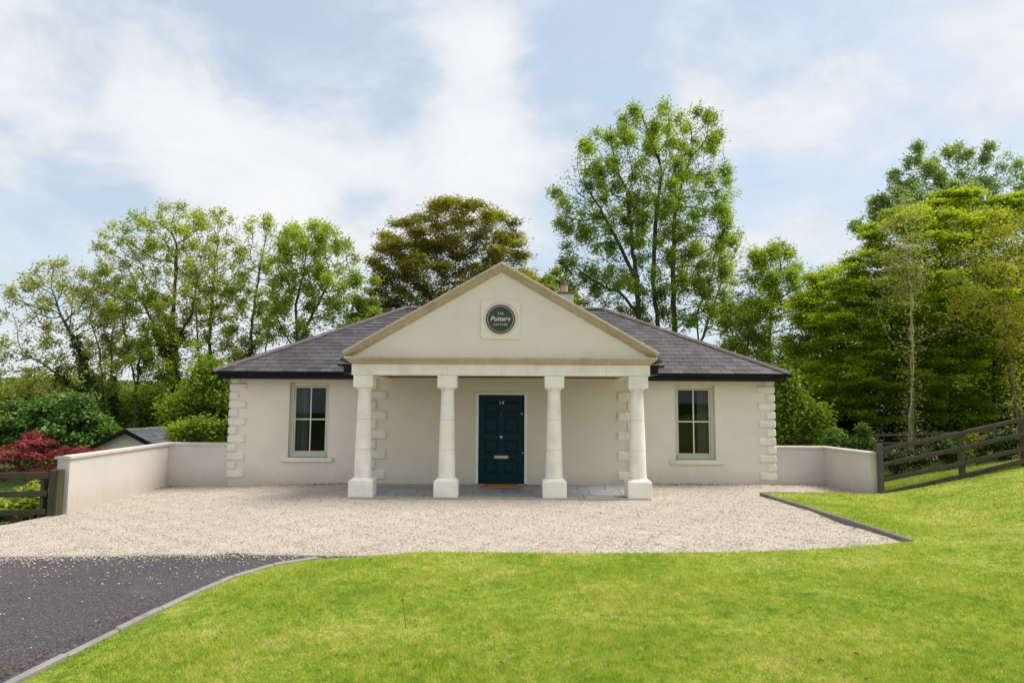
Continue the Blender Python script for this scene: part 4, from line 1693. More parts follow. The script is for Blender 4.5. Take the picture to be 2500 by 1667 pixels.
def branch_mesh(pos, par, r, rmin=0.0):
    n = len(par)
    child = np.arange(n)[par >= 0]
    child = child[r[child] >= rmin]
    p = par[child]
    best = np.full(n, -1.0)
    np.maximum.at(best, p, r[child])
    main = r[child] >= best[p] - 1e-12
    r1 = r[child]
    r0 = np.where(main, np.minimum(r[p], r1 * 1.6), r1 * 1.12)
    A, B = pos[p], pos[child]
    d = B - A
    L = np.linalg.norm(d, axis=1)[:, None] + 1e-9
    d = d / L
    ref = np.where(np.abs(d[:, 2:3]) < .9, np.array([[0, 0, 1.0]]), np.array([[1.0, 0, 0]]))
    u = np.cross(d, ref); u /= np.linalg.norm(u, axis=1)[:, None]
    w = np.cross(d, u)
    Vs, Fs = [], []
    off = 0
    for k, sel in ((3, r1 < .014), (5, (r1 >= .014) & (r1 < .05)), (9, r1 >= .05)):
        m_ = sel.sum()
        if not m_:
            continue
        a = 2 * np.pi * np.arange(k) / k
        ring = u[sel][:, None, :] * np.cos(a)[None, :, None] + w[sel][:, None, :] * np.sin(a)[None, :, None]
        va = A[sel][:, None, :] - d[sel][:, None, :] * (r0[sel] * .3)[:, None, None] + ring * r0[sel][:, None, None]
        vb = B[sel][:, None, :] + d[sel][:, None, :] * (r1[sel] * .3)[:, None, None] + ring * r1[sel][:, None, None]
        V = np.concatenate([va, vb], 1).reshape(-1, 3)
        base = off + np.arange(m_)[:, None] * (2 * k)
        i = np.arange(k); j = (i + 1) % k
        F = np.stack([base + i, base + j, base + k + j, base + k + i], -1).reshape(-1, 4)
        Vs.append(V); Fs.append(F); off += len(V)
    return np.concatenate(Vs), np.concatenate(Fs)


def leaf_mesh(rng, centers, size, aspect, up_bias, size_var=.55, fold=.25, tiltdir=None, droop=0.0):
    n = len(centers)
    nrm = rng.normal(0, 1, (n, 3))
    nrm /= np.linalg.norm(nrm, axis=1)[:, None]
    nrm[:, 2] = np.abs(nrm[:, 2])
    nrm = nrm * (1 - up_bias) + np.array([0, 0, up_bias])
    nrm /= np.linalg.norm(nrm, axis=1)[:, None]
    t = rng.normal(0, 1, (n, 3))
    if tiltdir is not None:
        t = t * .55 + tiltdir
    t[:, 2] -= droop
    t -= nrm * (t * nrm).sum(1)[:, None]
    t /= np.linalg.norm(t, axis=1)[:, None] + 1e-9
    s = np.cross(nrm, t)
    L = size * rng.uniform(1 - size_var, 1 + size_var, n)[:, None]
    Wd = L * aspect
    p0 = centers - t * L * .5
    p2 = centers + t * L * .5 - nrm * L * .12
    p1 = centers + s * Wd * .5 + nrm * Wd * fold
    p3 = centers - s * Wd * .5 + nrm * Wd * fold
    V = np.stack([p0, p1, p2, p3], 1).reshape(-1, 3)
    F = (np.arange(n)[:, None] * 4 + np.arange(4)[None, :])
    return V, F


def ell_world(e, Y):
    """ellipse of the photograph at depth Y -> centre and radii in metres"""
    u, v, ru, rv = e[:4]
    c = at(u, v, Y + (e[5] if len(e) > 5 else 0))
    k = (c.y - CPOS.y) / CAM['f'] * PX
    ry = (e[4] if len(e) > 4 else min(ru, rv * 1.2)) * k
    return np.array(c), np.array([ru * k, ry, rv * k])


def plant(name, label, cat, Y, stems, ells, mat, n_leaf, size, *, bark=None, natt=900, step=.42, dk=.75, tip=.0075, expo=2.25, aspect=.55, up_bias=.3,
          tuft=.30, flat=1.0, rleaf=.030, shell=3.0, seed=1, group=None, droop=0.0, clump=1.3, base_z=None, ivy=None, trop=(0, 0, 0), tip_only=0.5, crown_name='crown',
          trunk_name='trunk', trunk_scale=1.0, jitter=.18, rmin=0.0, subset=1.0):
    rng = np.random.default_rng(seed)
    E = [ell_world(e, Y) for e in ells]
    vol = np.array([r.prod() for c, r in E]) ** .8
    pick = rng.choice(len(E), natt, p=vol / vol.sum())
    q = rng.normal(0, 1, (natt, 3)); q /= np.linalg.norm(q, axis=1)[:, None]
    q *= (rng.random(natt) ** (1 / shell))[:, None]
    att = np.array([E[i][0] for i in pick]) + q * np.array([E[i][1] for i in pick])
    W_st = []
    for st in stems:
        pts = []
        for k, p in enumerate(st):
            dY = p[2] if len(p) > 2 else 0
            pts.append(np.array(at(p[0], p[1], Y + dY)))
        g0 = gz(pts[0][0], pts[0][1]) if base_z is None else base_z
        foot = pts[0].copy(); foot[2] = g0 - .1
        if pts[0][2] > g0 + .3:
            pts.insert(0, foot)
        else:
            pts[0][2] = g0 - .1
        W_st.append(pts)
    att = att[att[:, 2] > gz(W_st[0][0][0], W_st[0][0][1]) + .1]
    pos, par = colonize(rng, W_st, att, step, dk, trop, jitter=jitter)
    r = radii(par, tip, expo) * trunk_scale
    root = tag(empty(name, tuple(W_st[0][0])), label, cat, group)
    V, F = branch_mesh(pos, par, r, rmin)
    np_mesh(trunk_name, V, F, bark or M['bark'], root, smooth=True)
    # leaves
    thin = np.where((r < rleaf) & (par >= 0))[0]
    is_tip = np.ones(len(par), bool); is_tip[par[par >= 0]] = False
    wgt = np.where(is_tip[thin], 1 + 6 * tip_only, 1.0)
    if subset < 1:
        wgt = wgt * (rng.random(len(thin)) < subset) * rng.uniform(.4, 1.6, len(thin)) + 1e-4
    pk = rng.choice(thin, n_leaf, p=wgt / wgt.sum())
    dirn = pos[pk] - pos[par[pk]]
    dirn /= np.linalg.norm(dirn, axis=1)[:, None] + 1e-9
    offs = rng.normal(0, 1, (n_leaf, 3)) * np.array([1, 1, flat]) * tuft
    C = pos[pk] + offs + dirn * rng.uniform(-.2, .4, n_leaf)[:, None] * step
    C[:, 2] = np.maximum(C[:, 2], gz(W_st[0][0][0], W_st[0][0][1]) + .03)
    Vl, Fl = leaf_mesh(rng, C, size, aspect, up_bias, tiltdir=dirn * .6 + offs / (tuft + 1e-6) * .4, droop=droop)
    cellv = np.floor(C / clump).astype(int)
    hsh = (np.sin(cellv[:, 0] * 12.9898 + cellv[:, 1] * 78.233 + cellv[:, 2] * 37.719 + seed) * 43758.5453) % 1.0
    node_r = rng.random(len(pos))[pk]
    rnd = .25 * hsh + .35 * node_r + .40 * rng.random(n_leaf)
    np_mesh(crown_name, Vl, Fl, mat, root, rnd=np.clip((rnd - .5) * 1.35 + .5, 0, 1))
    if ivy:
        z0, z1, n_iv = ivy
        seg = np.where((pos[:, 2] > z0) & (pos[:, 2] < z1) & (r > .055))[0]
        if len(seg):
            pk = rng.choice(seg, n_iv)
            a = rng.uniform(0, 2 * np.pi, n_iv)
            rad = r[pk] + np.abs(rng.normal(.03, .09, n_iv))
            C = pos[pk] + np.column_stack([np.cos(a) * rad, np.sin(a) * rad, rng.uniform(-.3, .3, n_iv)])
            Vl, Fl = leaf_mesh(rng, C, .13, .8, .25, droop=.4)
            np_mesh('ivy', Vl, Fl, M['leaf_ivy'], root, rnd=rng.random(n_iv))
    return root


TL = 'tall spring trees on the left'
ASHK = dict(natt=2600, step=.30, dk=.46, tip=.0105, expo=2.25, up_bias=.25, tuft=.13, aspect=.5, shell=2.2, tip_only=1.2, trop=(0, 0, .14), subset=.55, jitter=.14)
plant('ash_tree', 'leaning ivy clad tree with thin crown, leftmost of the tall trees', 'tree', 12,
      [[(232, 1000), (212, 900), (178, 800), (140, 725)], [(212, 900), (150, 870), (90, 830)]],
      [(125, 700, 105, 105), (75, 830, 85, 110), (175, 880, 95, 90), (200, 720, 60, 90)], M['leaf_olive'], 10500, .112, seed=11, group=TL, ivy=(-1, 4.4, 3500), **ASHK)
plant('ash_tree', 'slim twin stemmed tree right of the leaning ivy clad tree', 'tree', 15,
      [[(262, 1000), (258, 880), (254, 790)], [(240, 1000), (236, 900), (228, 800)]],
      [(245, 720, 65, 105), (225, 830, 60, 70), (290, 800, 50, 60)], M['leaf_olive'], 8500, .115, seed=12, group=TL, ivy=(-1, 3, 1200), **ASHK)
plant('ash_tree', 'forked thin tree rising just above the outbuilding roof', 'tree', 13,
      [[(308, 1005), (312, 900), (318, 835), (340, 760)], [(312, 900), (300, 820), (285, 760)]],
      [(335, 750, 60, 95), (290, 740, 55, 90), (350, 850, 50, 60)], M['leaf_spring'], 8500, .115, seed=13, group=TL, ivy=(-1, 3.2, 2200), **ASHK)
plant('ash_tree', 'tallest left hand tree with thick ivy covered trunk', 'tree', 14,
      [[(392, 1010), (397, 880), (398, 740), (402, 640), (405, 560)], [(397, 850), (360, 760), (320, 680)], [(398, 800), (440, 720), (455, 640)]],
      [(395, 560, 110, 92), (305, 590, 85, 75), (430, 660, 95, 110), (320, 680, 85, 90), (380, 800, 90, 80)], M['leaf_spring'], 20000, .112, seed=14, group=TL, ivy=(-1, 5.2, 6500),
      **{**ASHK, 'natt': 5200})
plant('ash_tree', 'tall upright tree with bare twig tips left of the roof corner', 'tree', 16,
      [[(492, 1000), (488, 880), (480, 780), (490, 650)], [(470, 1000), (465, 900), (455, 800), (450, 700)]],
      [(490, 565, 68, 100), (480, 700, 75, 120), (540, 640, 40, 90), (500, 830, 60, 60)], M['leaf_olive'], 11500, .112, seed=15, group=TL, ivy=(-1, 4, 2500), **{**ASHK, 'natt': 3600})
plant('ash_tree', 'slender tree standing behind the left end of the roof', 'tree', 15,
      [[(570, 920), (576, 780), (585, 690), (600, 600)], [(590, 920), (612, 800), (618, 720)]],
      [(603, 575, 55, 88), (575, 690, 58, 90), (630, 680, 45, 85), (560, 790, 45, 55)], M['leaf_spring'], 10500, .112, seed=16, group=TL, ivy=(-1, 4.5, 800), **{**ASHK, 'natt': 3000})
plant('ash_tree', 'round topped bright green tree above the left roof slope', 'tree', 13,
      [[(690, 920), (684, 790), (678, 700), (700, 620)], [(684, 790), (730, 700), (760, 640)], [(684, 820), (640, 740), (625, 680)]],
      [(720, 590, 95, 80), (760, 660, 75, 95), (670, 640, 60, 95), (660, 740, 60, 55), (780, 735, 55, 45)], M['leaf_fresh'], 24000, .11, seed=17, group=TL, **{**ASHK, 'natt': 4200, 'tuft': .15})
plant('young_tree', 'small green tree between the left trees and the copper tree', 'tree', 12, [[(850, 830), (855, 760), (860, 700)]],
      [(850, 700, 40, 60), (830, 740, 40, 35)], M['leaf_mid'], 3800, .13, seed=18, **{**ASHK, 'natt': 900})

plant('copper_tree', 'dense round tree with copper and olive leaves behind the pediment', 'tree', 17,
      [[(1040, 860), (1040, 760), (1035, 690)]],
      [(1055, 535, 125, 85), (955, 600, 110, 100), (1130, 600, 85, 110), (1020, 660, 160, 95), (900, 690, 65, 70), (1190, 660, 50, 45), (900, 745, 55, 40), (1230, 690, 40, 45)], M['leaf_copper'], 90000, .115, bark=M['bark_dark'],
      natt=2600, step=.42, dk=.72, tip=.008, tuft=.24, flat=.45, up_bias=.55, aspect=.6, shell=4.5, seed=21, droop=.25, rleaf=.04, clump=1.6)
plant('young_tree', 'low green treetop beside the chimney', 'tree', 20, [[(1265, 860), (1262, 760), (1260, 700)]],
      [(1255, 660, 42, 42), (1290, 690, 40, 45)], M['leaf_mid'], 6000, .16, seed=22, **{**ASHK, 'natt': 900})

plant('ash_tree', 'tallest ash with three trunks behind the right roof slope', 'tree', 12,
      [[(1478, 900), (1470, 760), (1462, 640), (1450, 540), (1440, 440)], [(1520, 900), (1512, 760), (1500, 640), (1505, 520), (1520, 400)], [(1560, 900), (1550, 760), (1545, 620), (1550, 500), (1570, 400)],
       [(1462, 640), (1420, 560), (1380, 480)], [(1468, 720), (1420, 670), (1370, 650)]],
      [(1500, 320, 105, 80), (1590, 340, 75, 90), (1400, 390, 100, 90), (1640, 440, 60, 80), (1330, 480, 65, 100), (1480, 480, 150, 120), (1600, 560, 90, 120), (1350, 590, 80, 75),
       (1480, 640, 160, 90), (1620, 690, 60, 70), (1350, 670, 70, 50), (1400, 710, 60, 45), (1570, 710, 90, 60), (1500, 730, 60, 40)], M['leaf_ash'], 78000, .112, natt=9000, step=.34, dk=.48, tip=.0115, expo=2.08, up_bias=.35, tuft=.15, aspect=.45, shell=2.6, trop=(0, 0, .12), subset=.5, jitter=.15,
      tip_only=1.4, seed=31, droop=.3, rleaf=.032, group='trees behind the right roof slope')
plant('ash_tree', 'half bare tree with brown twigs right of the tallest ash', 'tree', 14,
      [[(1590, 920), (1605, 800), (1640, 700), (1665, 620)], [(1605, 800), (1600, 720), (1640, 620)]],
      [(1680, 620, 70, 95), (1650, 720, 70, 70), (1720, 700, 50, 70)], M['leaf_olive'], 4200, .13, bark=M['bark_moss'], seed=32, group='trees behind the right roof slope', **{**ASHK, 'natt': 3000})
plant('ash_tree', 'leafy mid green tree between the half bare tree and the beech', 'tree', 12,
      [[(1760, 960), (1765, 820), (1770, 720)], [(1720, 960), (1715, 850), (1720, 760)]],
      [(1785, 640, 62, 90), (1735, 730, 75, 85), (1835, 720, 65, 95), (1700, 800, 60, 50), (1770, 830, 80, 60), (1830, 830, 60, 60)], M['leaf_fresh'], 46000, .10, seed=33, group='trees behind the right roof slope', **{**ASHK, 'natt': 3400, 'tuft': .16})

plant('poplar_tree', 'tall grey green tree behind the beech at top right', 'tree', 22,
      [[(2200, 960), (2195, 700), (2200, 520)]],
      [(2105, 400, 22, 85), (2140, 410, 30, 80), (2175, 420, 25, 85), (2215, 390, 25, 75), (2265, 380, 20, 80), (2300, 420, 25, 70), (2060, 455, 30, 70), (2020, 500, 25, 55), (2340, 410, 25, 75), (1975, 525, 20, 35), (2180, 490, 170, 75)], M['leaf_poplar'], 34000, .135, natt=2800, step=.42, dk=.58, tuft=.17,
      up_bias=.15, aspect=.6, shell=2.5, seed=41, trop=(0, 0, .2), tip_only=1.0, tip=.010, subset=.75)
plant('beech_tree', 'big bright green beech with layered sprays filling the right', 'tree', 6.5,
      [[(2180, 1000), (2185, 850), (2180, 700)], [(2280, 1000), (2285, 850), (2270, 700)], [(2060, 1000), (2060, 880), (2050, 760)]],
      [(2100, 560, 110, 95), (2210, 520, 120, 85), (2310, 560, 90, 120), (2000, 660, 90, 100), (1950, 760, 80, 80), (2150, 700, 230, 130), (2100, 850, 220, 90), (2270, 860, 110, 80), (2370, 720, 60, 160), (1940, 870, 90, 70), (2000, 930, 80, 50), (2180, 930, 120, 45)],
      M['leaf_beech'], 210000, .092, bark=M['bark_dark'], natt=8000, step=.32, dk=.45, tip=.0060, tuft=.18, flat=.26, up_bias=.6, aspect=.62, shell=5.0, seed=42, rleaf=.035, droop=.5, clump=.7, jitter=.3, subset=.85, tip_only=.7)
plant('ash_tree', 'dense green tree mostly hidden behind the big beech', 'tree', 13,
      [[(2120, 1000), (2120, 860), (2125, 760)], [(2240, 1000), (2245, 860), (2250, 760)]],
      [(1990, 770, 100, 120), (2140, 760, 150, 150), (2290, 770, 120, 150), (2080, 900, 150, 60), (2380, 800, 60, 120)], M['leaf_mid'], 60000, .135, natt=2400, step=.42, dk=.62, tip=.009, tuft=.26, up_bias=.4, aspect=.6, shell=3, seed=46)
plant('beech_tree', 'lower beech with drooping green sprays beside the right wing', 'tree', 9,
      [[(1890, 1000), (1885, 880), (1890, 780)]],
      [(1880, 720, 60, 75), (1895, 650, 45, 55), (1860, 820, 60, 80), (1930, 850, 70, 80), (1850, 920, 60, 70), (1930, 960, 60, 50)], M['leaf_beech'], 46000, .095, bark=M['bark_dark'], natt=2600, step=.36, dk=.58, tuft=.25, flat=.3, up_bias=.6, aspect=.6,
      shell=4, seed=43, droop=.25)
plant('birch_tree', 'slim pale barked birch standing behind the right fence', 'tree', 3.6,
      [[(2089, 1010), (2092, 900), (2097, 800), (2093, 700), (2086, 600), (2081, 520), (2078, 450)], [(2097, 803), (2050, 790), (2020, 730)], [(2097, 790), (2140, 775), (2170, 755)], [(2093, 690), (2130, 640)], [(2093, 650), (2050, 600)]],
      [(2078, 500, 42, 60), (2070, 580, 55, 60), (2110, 590, 40, 60), (2060, 660, 45, 40)], M['leaf_birch'], 4200, .07, bark=M['bark_birch'], natt=420, step=.26, dk=.42, tip=.0055, expo=2.35, tuft=.16, up_bias=.3, aspect=.6, seed=44, shell=2.5, tip_only=.9)
plant('bare_tree', 'mossy trunked tree with bare branches and yellow leaf tips at right edge', 'tree', 3.0,
      [[(2347, 965), (2335, 880), (2312, 800), (2305, 700), (2310, 600)], [(2318, 820), (2350, 760), (2365, 680)], [(2308, 730), (2260, 660), (2230, 610)], [(2312, 800), (2250, 770), (2190, 740)], [(2330, 860), (2270, 890), (2215, 880)]],
      [(2310, 540, 70, 70), (2250, 600, 60, 70), (2350, 620, 40, 100), (2230, 700, 50, 60), (2330, 760, 40, 60)], M['leaf_yellow'], 6000, .08, bark=M['bark_moss'], natt=900, step=.26, dk=.42, tip=.0065, expo=2.2, tuft=.15, up_bias=.4, aspect=.6, seed=45,
      shell=2.2, tip_only=1.2)

# shrubs and undergrowth
SH = dict(natt=450, step=.28, dk=.5, tip=.006, tuft=.17, up_bias=.35, aspect=.6, shell=5, crown_name='foliage', trunk_name='stem', tip_only=.5, rleaf=.05)
plant('red_maple', 'dark red japanese maple behind the gate on the left', 'shrub', -.4,
      [[(120, 1130), (110, 1080), (90, 1050)], [(140, 1130), (150, 1080), (170, 1050)], [(95, 1130), (60, 1080), (20, 1060)]],
      [(60, 1085, 80, 30, 60), (120, 1045, 80, 25, 60), (180, 1060, 50, 30, 40), (20, 1040, 50, 30, 60), (130, 1090, 75, 30, 60), (215, 1030, 28, 10, 20), (80, 1005, 25, 14, 20), (-40, 1070, 60, 45, 60)], M['leaf_red'], 12500, .066,
      seed=51, **{**SH, 'natt': 900, 'step': .2, 'dk': .34, 'flat': .35, 'tuft': .10, 'bark': M['bark_dark'], 'up_bias': .5, 'shell': 2.2, 'tip_only': 1.5})
plant('laurel_bush', 'yellow green laurel leaves low behind the gate', 'shrub', -2.2,
      [[(60, 1185), (60, 1170)], [(110, 1185), (115, 1170)], [(10, 1185), (0, 1170)]],
      [(20, 1165, 60, 28, 60), (80, 1160, 50, 26, 50), (120, 1155, 35, 26, 40), (-60, 1165, 60, 30, 60), (60, 1190, 80, 20, 50)], M['leaf_laurel'], 8500, .125,
      seed=52, **{**SH, 'step': .16, 'dk': .28, 'tuft': .12, 'aspect': .45, 'shell': 4})
plant('garden_shrub', 'big dark green rounded shrub left of the outbuilding', 'shrub', 8,
      [[(110, 1020), (110, 980)], [(60, 1020), (40, 980)], [(170, 1020), (180, 980)]],
      [(70, 975, 95, 45, 70), (160, 960, 70, 45, 60), (205, 1000, 45, 35, 40), (-20, 990, 60, 50, 60), (110, 1010, 130, 30, 60)], M['leaf_shrub'], 34000, .12, seed=53, **{**SH, 'natt': 1000, 'step': .32, 'dk': .5, 'tuft': .20, 'flat': .5, 'shell': 2.4, 'tip_only': 1.4})
plant('garden_shrub', 'olive green thicket under the leftmost trees', 'shrub', 20, [[(60, 1000), (60, 930)], [(150, 1000), (160, 930)]],
      [(40, 920, 70, 40), (130, 920, 70, 40), (200, 930, 60, 50)], M['leaf_hedge'], 22000, .17, seed=54, **{**SH, 'natt': 700, 'step': .45, 'dk': .7, 'tuft': .3})
plant('garden_shrub', 'shaded green thicket directly behind the outbuilding roof', 'shrub', 17, [[(290, 1000), (290, 940)], [(350, 1000), (355, 940)]],
      [(270, 940, 60, 55), (340, 945, 60, 50), (400, 950, 40, 50)], M['leaf_mid'], 21000, .15, seed=55, **{**SH, 'natt': 700, 'step': .42, 'dk': .66, 'tuft': .28})
plant('garden_shrub', 'bright green thicket between the outbuilding and the cottage corner', 'shrub', 11.5, [[(450, 1010), (450, 960)], [(510, 1010), (515, 940)]],
      [(440, 950, 50, 55), (500, 930, 45, 75), (540, 920, 40, 70), (470, 880, 35, 50)], M['leaf_fresh'], 22000, .13, seed=56, **{**SH, 'natt': 700, 'step': .4, 'dk': .62, 'tuft': .26})
plant('garden_shrub', 'low green shrub just above the coping by the cottage corner', 'shrub', 6, [[(450, 1030), (450, 1000)], [(500, 1030), (500, 1000)]],
      [(440, 1000, 45, 25, 30), (500, 990, 40, 32, 30), (530, 1000, 25, 30, 30)], M['leaf_mid'], 11000, .10, seed=57, **{**SH, 'tuft': .15, 'shell': 2.2, 'tip_only': 1.4})
far = tag(empty('distant_trees', (0, 60, -1)), kind='stuff')
for k, (u, v, ru, rv, Yd) in enumerate(((-30, 905, 120, 40, 60), (110, 905, 120, 35, 66), (240, 915, 110, 40, 70), (380, 920, 120, 45, 60), (520, 920, 110, 45, 64), (1850, 900, 120, 60, 40), (2000, 880, 120, 80, 36), (2150, 900, 140, 80, 34), (2320, 900, 150, 80, 34), (2500, 880, 150, 100, 34))):
    rng = np.random.default_rng(200 + k)
    c, rr = ell_world((u, v, ru, rv, 60), Yd)
    n = 9000
    q = rng.normal(0, 1, (n, 3)); q /= np.linalg.norm(q, axis=1)[:, None]
    lob = 1 + .16 * np.sin(q[:, 0] * 7 + k) * np.sin(q[:, 2] * 6 + 2 * k) + .08 * np.sin(q[:, 0] * 17 + q[:, 1] * 13)
    C = c + q * rr * (lob * rng.uniform(.82, 1.02, n))[:, None]
    Vl, Fl = leaf_mesh(rng, C, .42, .7, .35)
    np_mesh('foliage_mass', Vl, Fl, M['leaf_hedge'], far, rnd=rng.random(n))

plant('holly_bush', 'dark glossy leaved bush in the shade right of the cottage', 'shrub', 8.5, [[(1930, 1000), (1925, 900)], [(1960, 1000), (1965, 880)]],
      [(1935, 850, 45, 50), (1900, 950, 50, 45), (1970, 960, 45, 45), (1985, 870, 40, 50)], M['leaf_dark'], 26000, .085, seed=61, **{**SH, 'natt': 900, 'step': .32, 'dk': .5, 'tuft': .2, 'bark': M['bark_dark']})
plant('garden_shrub', 'mid green leafy shrub right against the cottage corner, behind the short wall', 'shrub', 4.2, [[(1825, 1010), (1825, 960)]],
      [(1815, 930, 35, 70, 40), (1850, 970, 45, 50, 40), (1800, 990, 30, 35, 30)], M['leaf_mid'], 15000, .10, seed=69, **{**SH, 'tuft': .2})
plant('young_shrub', 'small feathery light green shrub just behind the short right wall', 'shrub', 2.6, [[(1922, 1035), (1922, 1010)]],
      [(1920, 1015, 30, 20, 20), (1895, 1025, 20, 12, 15)], M['leaf_fern'], 3500, .075, seed=62, **{**SH, 'natt': 160, 'step': .14, 'dk': .24, 'tuft': .08})
plant('young_shrub', 'upright feathery light green shrub next to the fence post', 'shrub', 2.6, [[(1982, 1035), (1980, 1000)]],
      [(1980, 1005, 16, 32, 14), (1995, 1025, 18, 14, 14)], M['leaf_fern'], 3500, .075, seed=63, **{**SH, 'natt': 160, 'step': .14, 'dk': .24, 'tuft': .08})
plant('ivy_mound', 'low dark ivy mound behind the first fence panel', 'shrub', 1.9, [[(2060, 1065), (2060, 1045)]],
      [(2050, 1050, 40, 18, 25), (2110, 1045, 40, 14, 25), (2080, 1060, 50, 14, 25)], M['leaf_ivy'], 3600, .07, seed=64, **{**SH, 'natt': 220, 'step': .14, 'dk': .24, 'tuft': .09})
plant('ivy_mound', 'rounded mid green bush left of the middle fence post', 'shrub', 2.4, [[(2180, 1050), (2180, 1030)]],
      [(2175, 1022, 34, 22, 25), (2190, 1045, 32, 18, 25)], M['leaf_shrub'], 6000, .07, seed=65, **{**SH, 'natt': 220, 'step': .14, 'dk': .24, 'tuft': .09})
plant('ivy_mound', 'dark rounded bush right of the middle fence post', 'shrub', 2.2, [[(2310, 1020), (2310, 1000)]],
      [(2305, 1012, 34, 20, 25), (2330, 1025, 20, 15, 20)], M['leaf_ivy'], 5500, .07, seed=66, **{**SH, 'natt': 200, 'step': .14, 'dk': .24, 'tuft': .09})
plant('yellow_shrub', 'bright yellow green low shrub seen between the fence rails', 'shrub', 2.8, [[(2250, 1030), (2250, 1015)]],
      [(2240, 1025, 30, 14, 20), (2270, 1020, 24, 14, 20)], M['leaf_yellow'], 3000, .075, seed=67, **{**SH, 'natt': 160, 'step': .14, 'dk': .24, 'tuft': .08})
plant('laurel_bush', 'dark shaded undergrowth filling the gap under the big beech', 'shrub', 11, [[(2120, 1000), (2120, 960)], [(2250, 1000), (2250, 960)]],
      [(2060, 960, 80, 60), (2180, 960, 90, 55), (2300, 950, 90, 60)], M['leaf_ivy'], 26000, .13, seed=68, **{**SH, 'natt': 800, 'step': .4, 'dk': .62, 'tuft': .26})

# ---------------------------------------------------------------- grass, stones, litter
rng = np.random.default_rng(99)
poly = np.array(lawn_outline)


def in_poly(G, P):
    inside = np.zeros(len(G), bool)
    n = len(P)
    for i in range(n):
        x1, y1 = P[i]; x2, y2 = P[(i + 1) % n]
        c = ((y1 > G[:, 1]) != (y2 > G[:, 1]))
        xi = (x2 - x1) * (G[:, 1] - y1) / (y2 - y1 + 1e-12) + x1
        inside ^= c & (G[:, 0] < xi)
    return inside


def frustum(G, z, margin=1.04):
    D = np.column_stack([G - np.array([CPOS.x, CPOS.y]), z - CPOS.z])
    fw = D @ np.array(FW); rt = D @ np.array(RT); up = D @ np.array(UP)
    return (fw > .5) & (np.abs(rt / fw) < 1250 / CAM['f'] * margin) & (up / fw > -833.5 / CAM['f'] * margin * 1.03)


# blade positions: density falls with distance from the camera
N = 1500000
dist = rng.uniform(3.8, 17.5, N)
ang = rng.uniform(-.72, .72, N)
G = np.column_stack([CPOS.x + dist * np.tan(ang), CPOS.y + dist])
keep = rng.random(N) < np.clip((dist / 5.0) ** -1.0, .25, 1)
G = G[keep & in_poly(G, poly)]
G = G[seg_dist(G, ARC) > .036]
G = G[seg_dist(G, KERB_R) > .06]
z = lawn_h(G[:, 0], G[:, 1])
k = frustum(G, z)
G, z = G[k], z[k]
if len(G) > 430000:
    s_ = rng.choice(len(G), 430000, replace=False)
    G, z = G[s_], z[s_]
n = len(G)
dc = np.hypot(G[:, 0] - CPOS.x, G[:, 1] - CPOS.y)
patch = np.sin(G[:, 0] * 2.1 + 1.3 * np.sin(G[:, 1] * 1.7)) * np.sin(G[:, 1] * 2.7 + 1.1 * np.sin(G[:, 0] * 1.9))
hgt = rng.uniform(.010, .034, n) * (1 + .30 * patch) * np.where(rng.random(n) < .04, 1.6, 1.0)
wid = np.clip(.0038 * dc / 6.0, .0036, .011) * rng.uniform(.8, 1.3, n)
a = rng.uniform(0, 2 * np.pi, n)
lean = rng.uniform(.15, 1.0, n) * hgt
la = rng.uniform(0, 2 * np.pi, n)
side = np.column_stack([np.cos(a), np.sin(a), np.zeros(n)]) * wid[:, None]
B = np.column_stack([G, z - .004])
T = B + np.column_stack([np.cos(la) * lean, np.sin(la) * lean, hgt])
V = np.stack([B - side, B + side, T], 1).reshape(-1, 3)
cl = np.floor(G / .055).astype(int)
clr = (np.sin(cl[:, 0] * 12.9898 + cl[:, 1] * 78.233) * 43758.5453) % 1.0
o = np_mesh('grass', V, np.arange(3 * n).reshape(n, 3), M['blades'], None, rnd=np.clip(.62 * clr + .38 * rng.random(n), 0, 1))
tag(o, 'short mown green grass covering the lawn', 'grass', kind='stuff')

# long grass behind the fence
N = 30000
t = rng.random(N)
G = np.column_stack([8.15 + t * 8, -1.75 + .12 * t * 8 + np.abs(rng.normal(0, .9, N))])
z = base_h(G[:, 0], G[:, 1]) - .075
hgt = rng.uniform(.10, .30, N) * np.exp(-np.abs(G[:, 1] + 1.6) * .35)
a = rng.uniform(0, 2 * np.pi, N); la = rng.uniform(0, 2 * np.pi, N)
side = np.column_stack([np.cos(a), np.sin(a), np.zeros(N)]) * .007
B = np.column_stack([G, z])
mid = B + np.column_stack([np.cos(la) * hgt * .12, np.sin(la) * hgt * .12, hgt * .6])
T = B + np.column_stack([np.cos(la) * hgt * .5, np.sin(la) * hgt * .5, hgt])
V = np.stack([B - side, B + side, mid + side * .8, mid - side * .8, T], 1).reshape(-1, 3)
base_i = np.arange(N)[:, None] * 5
F = np.concatenate([base_i + np.array([[0, 1, 2]]), base_i + np.array([[0, 2, 3]]), base_i + np.array([[3, 2, 4]])])
o = np_mesh('long_grass', V, F, M['blades'], None, rnd=np.tile(rng.random(N) * .7, 3))
tag(o, 'longer uncut grass behind the right fence', 'grass', kind='stuff')


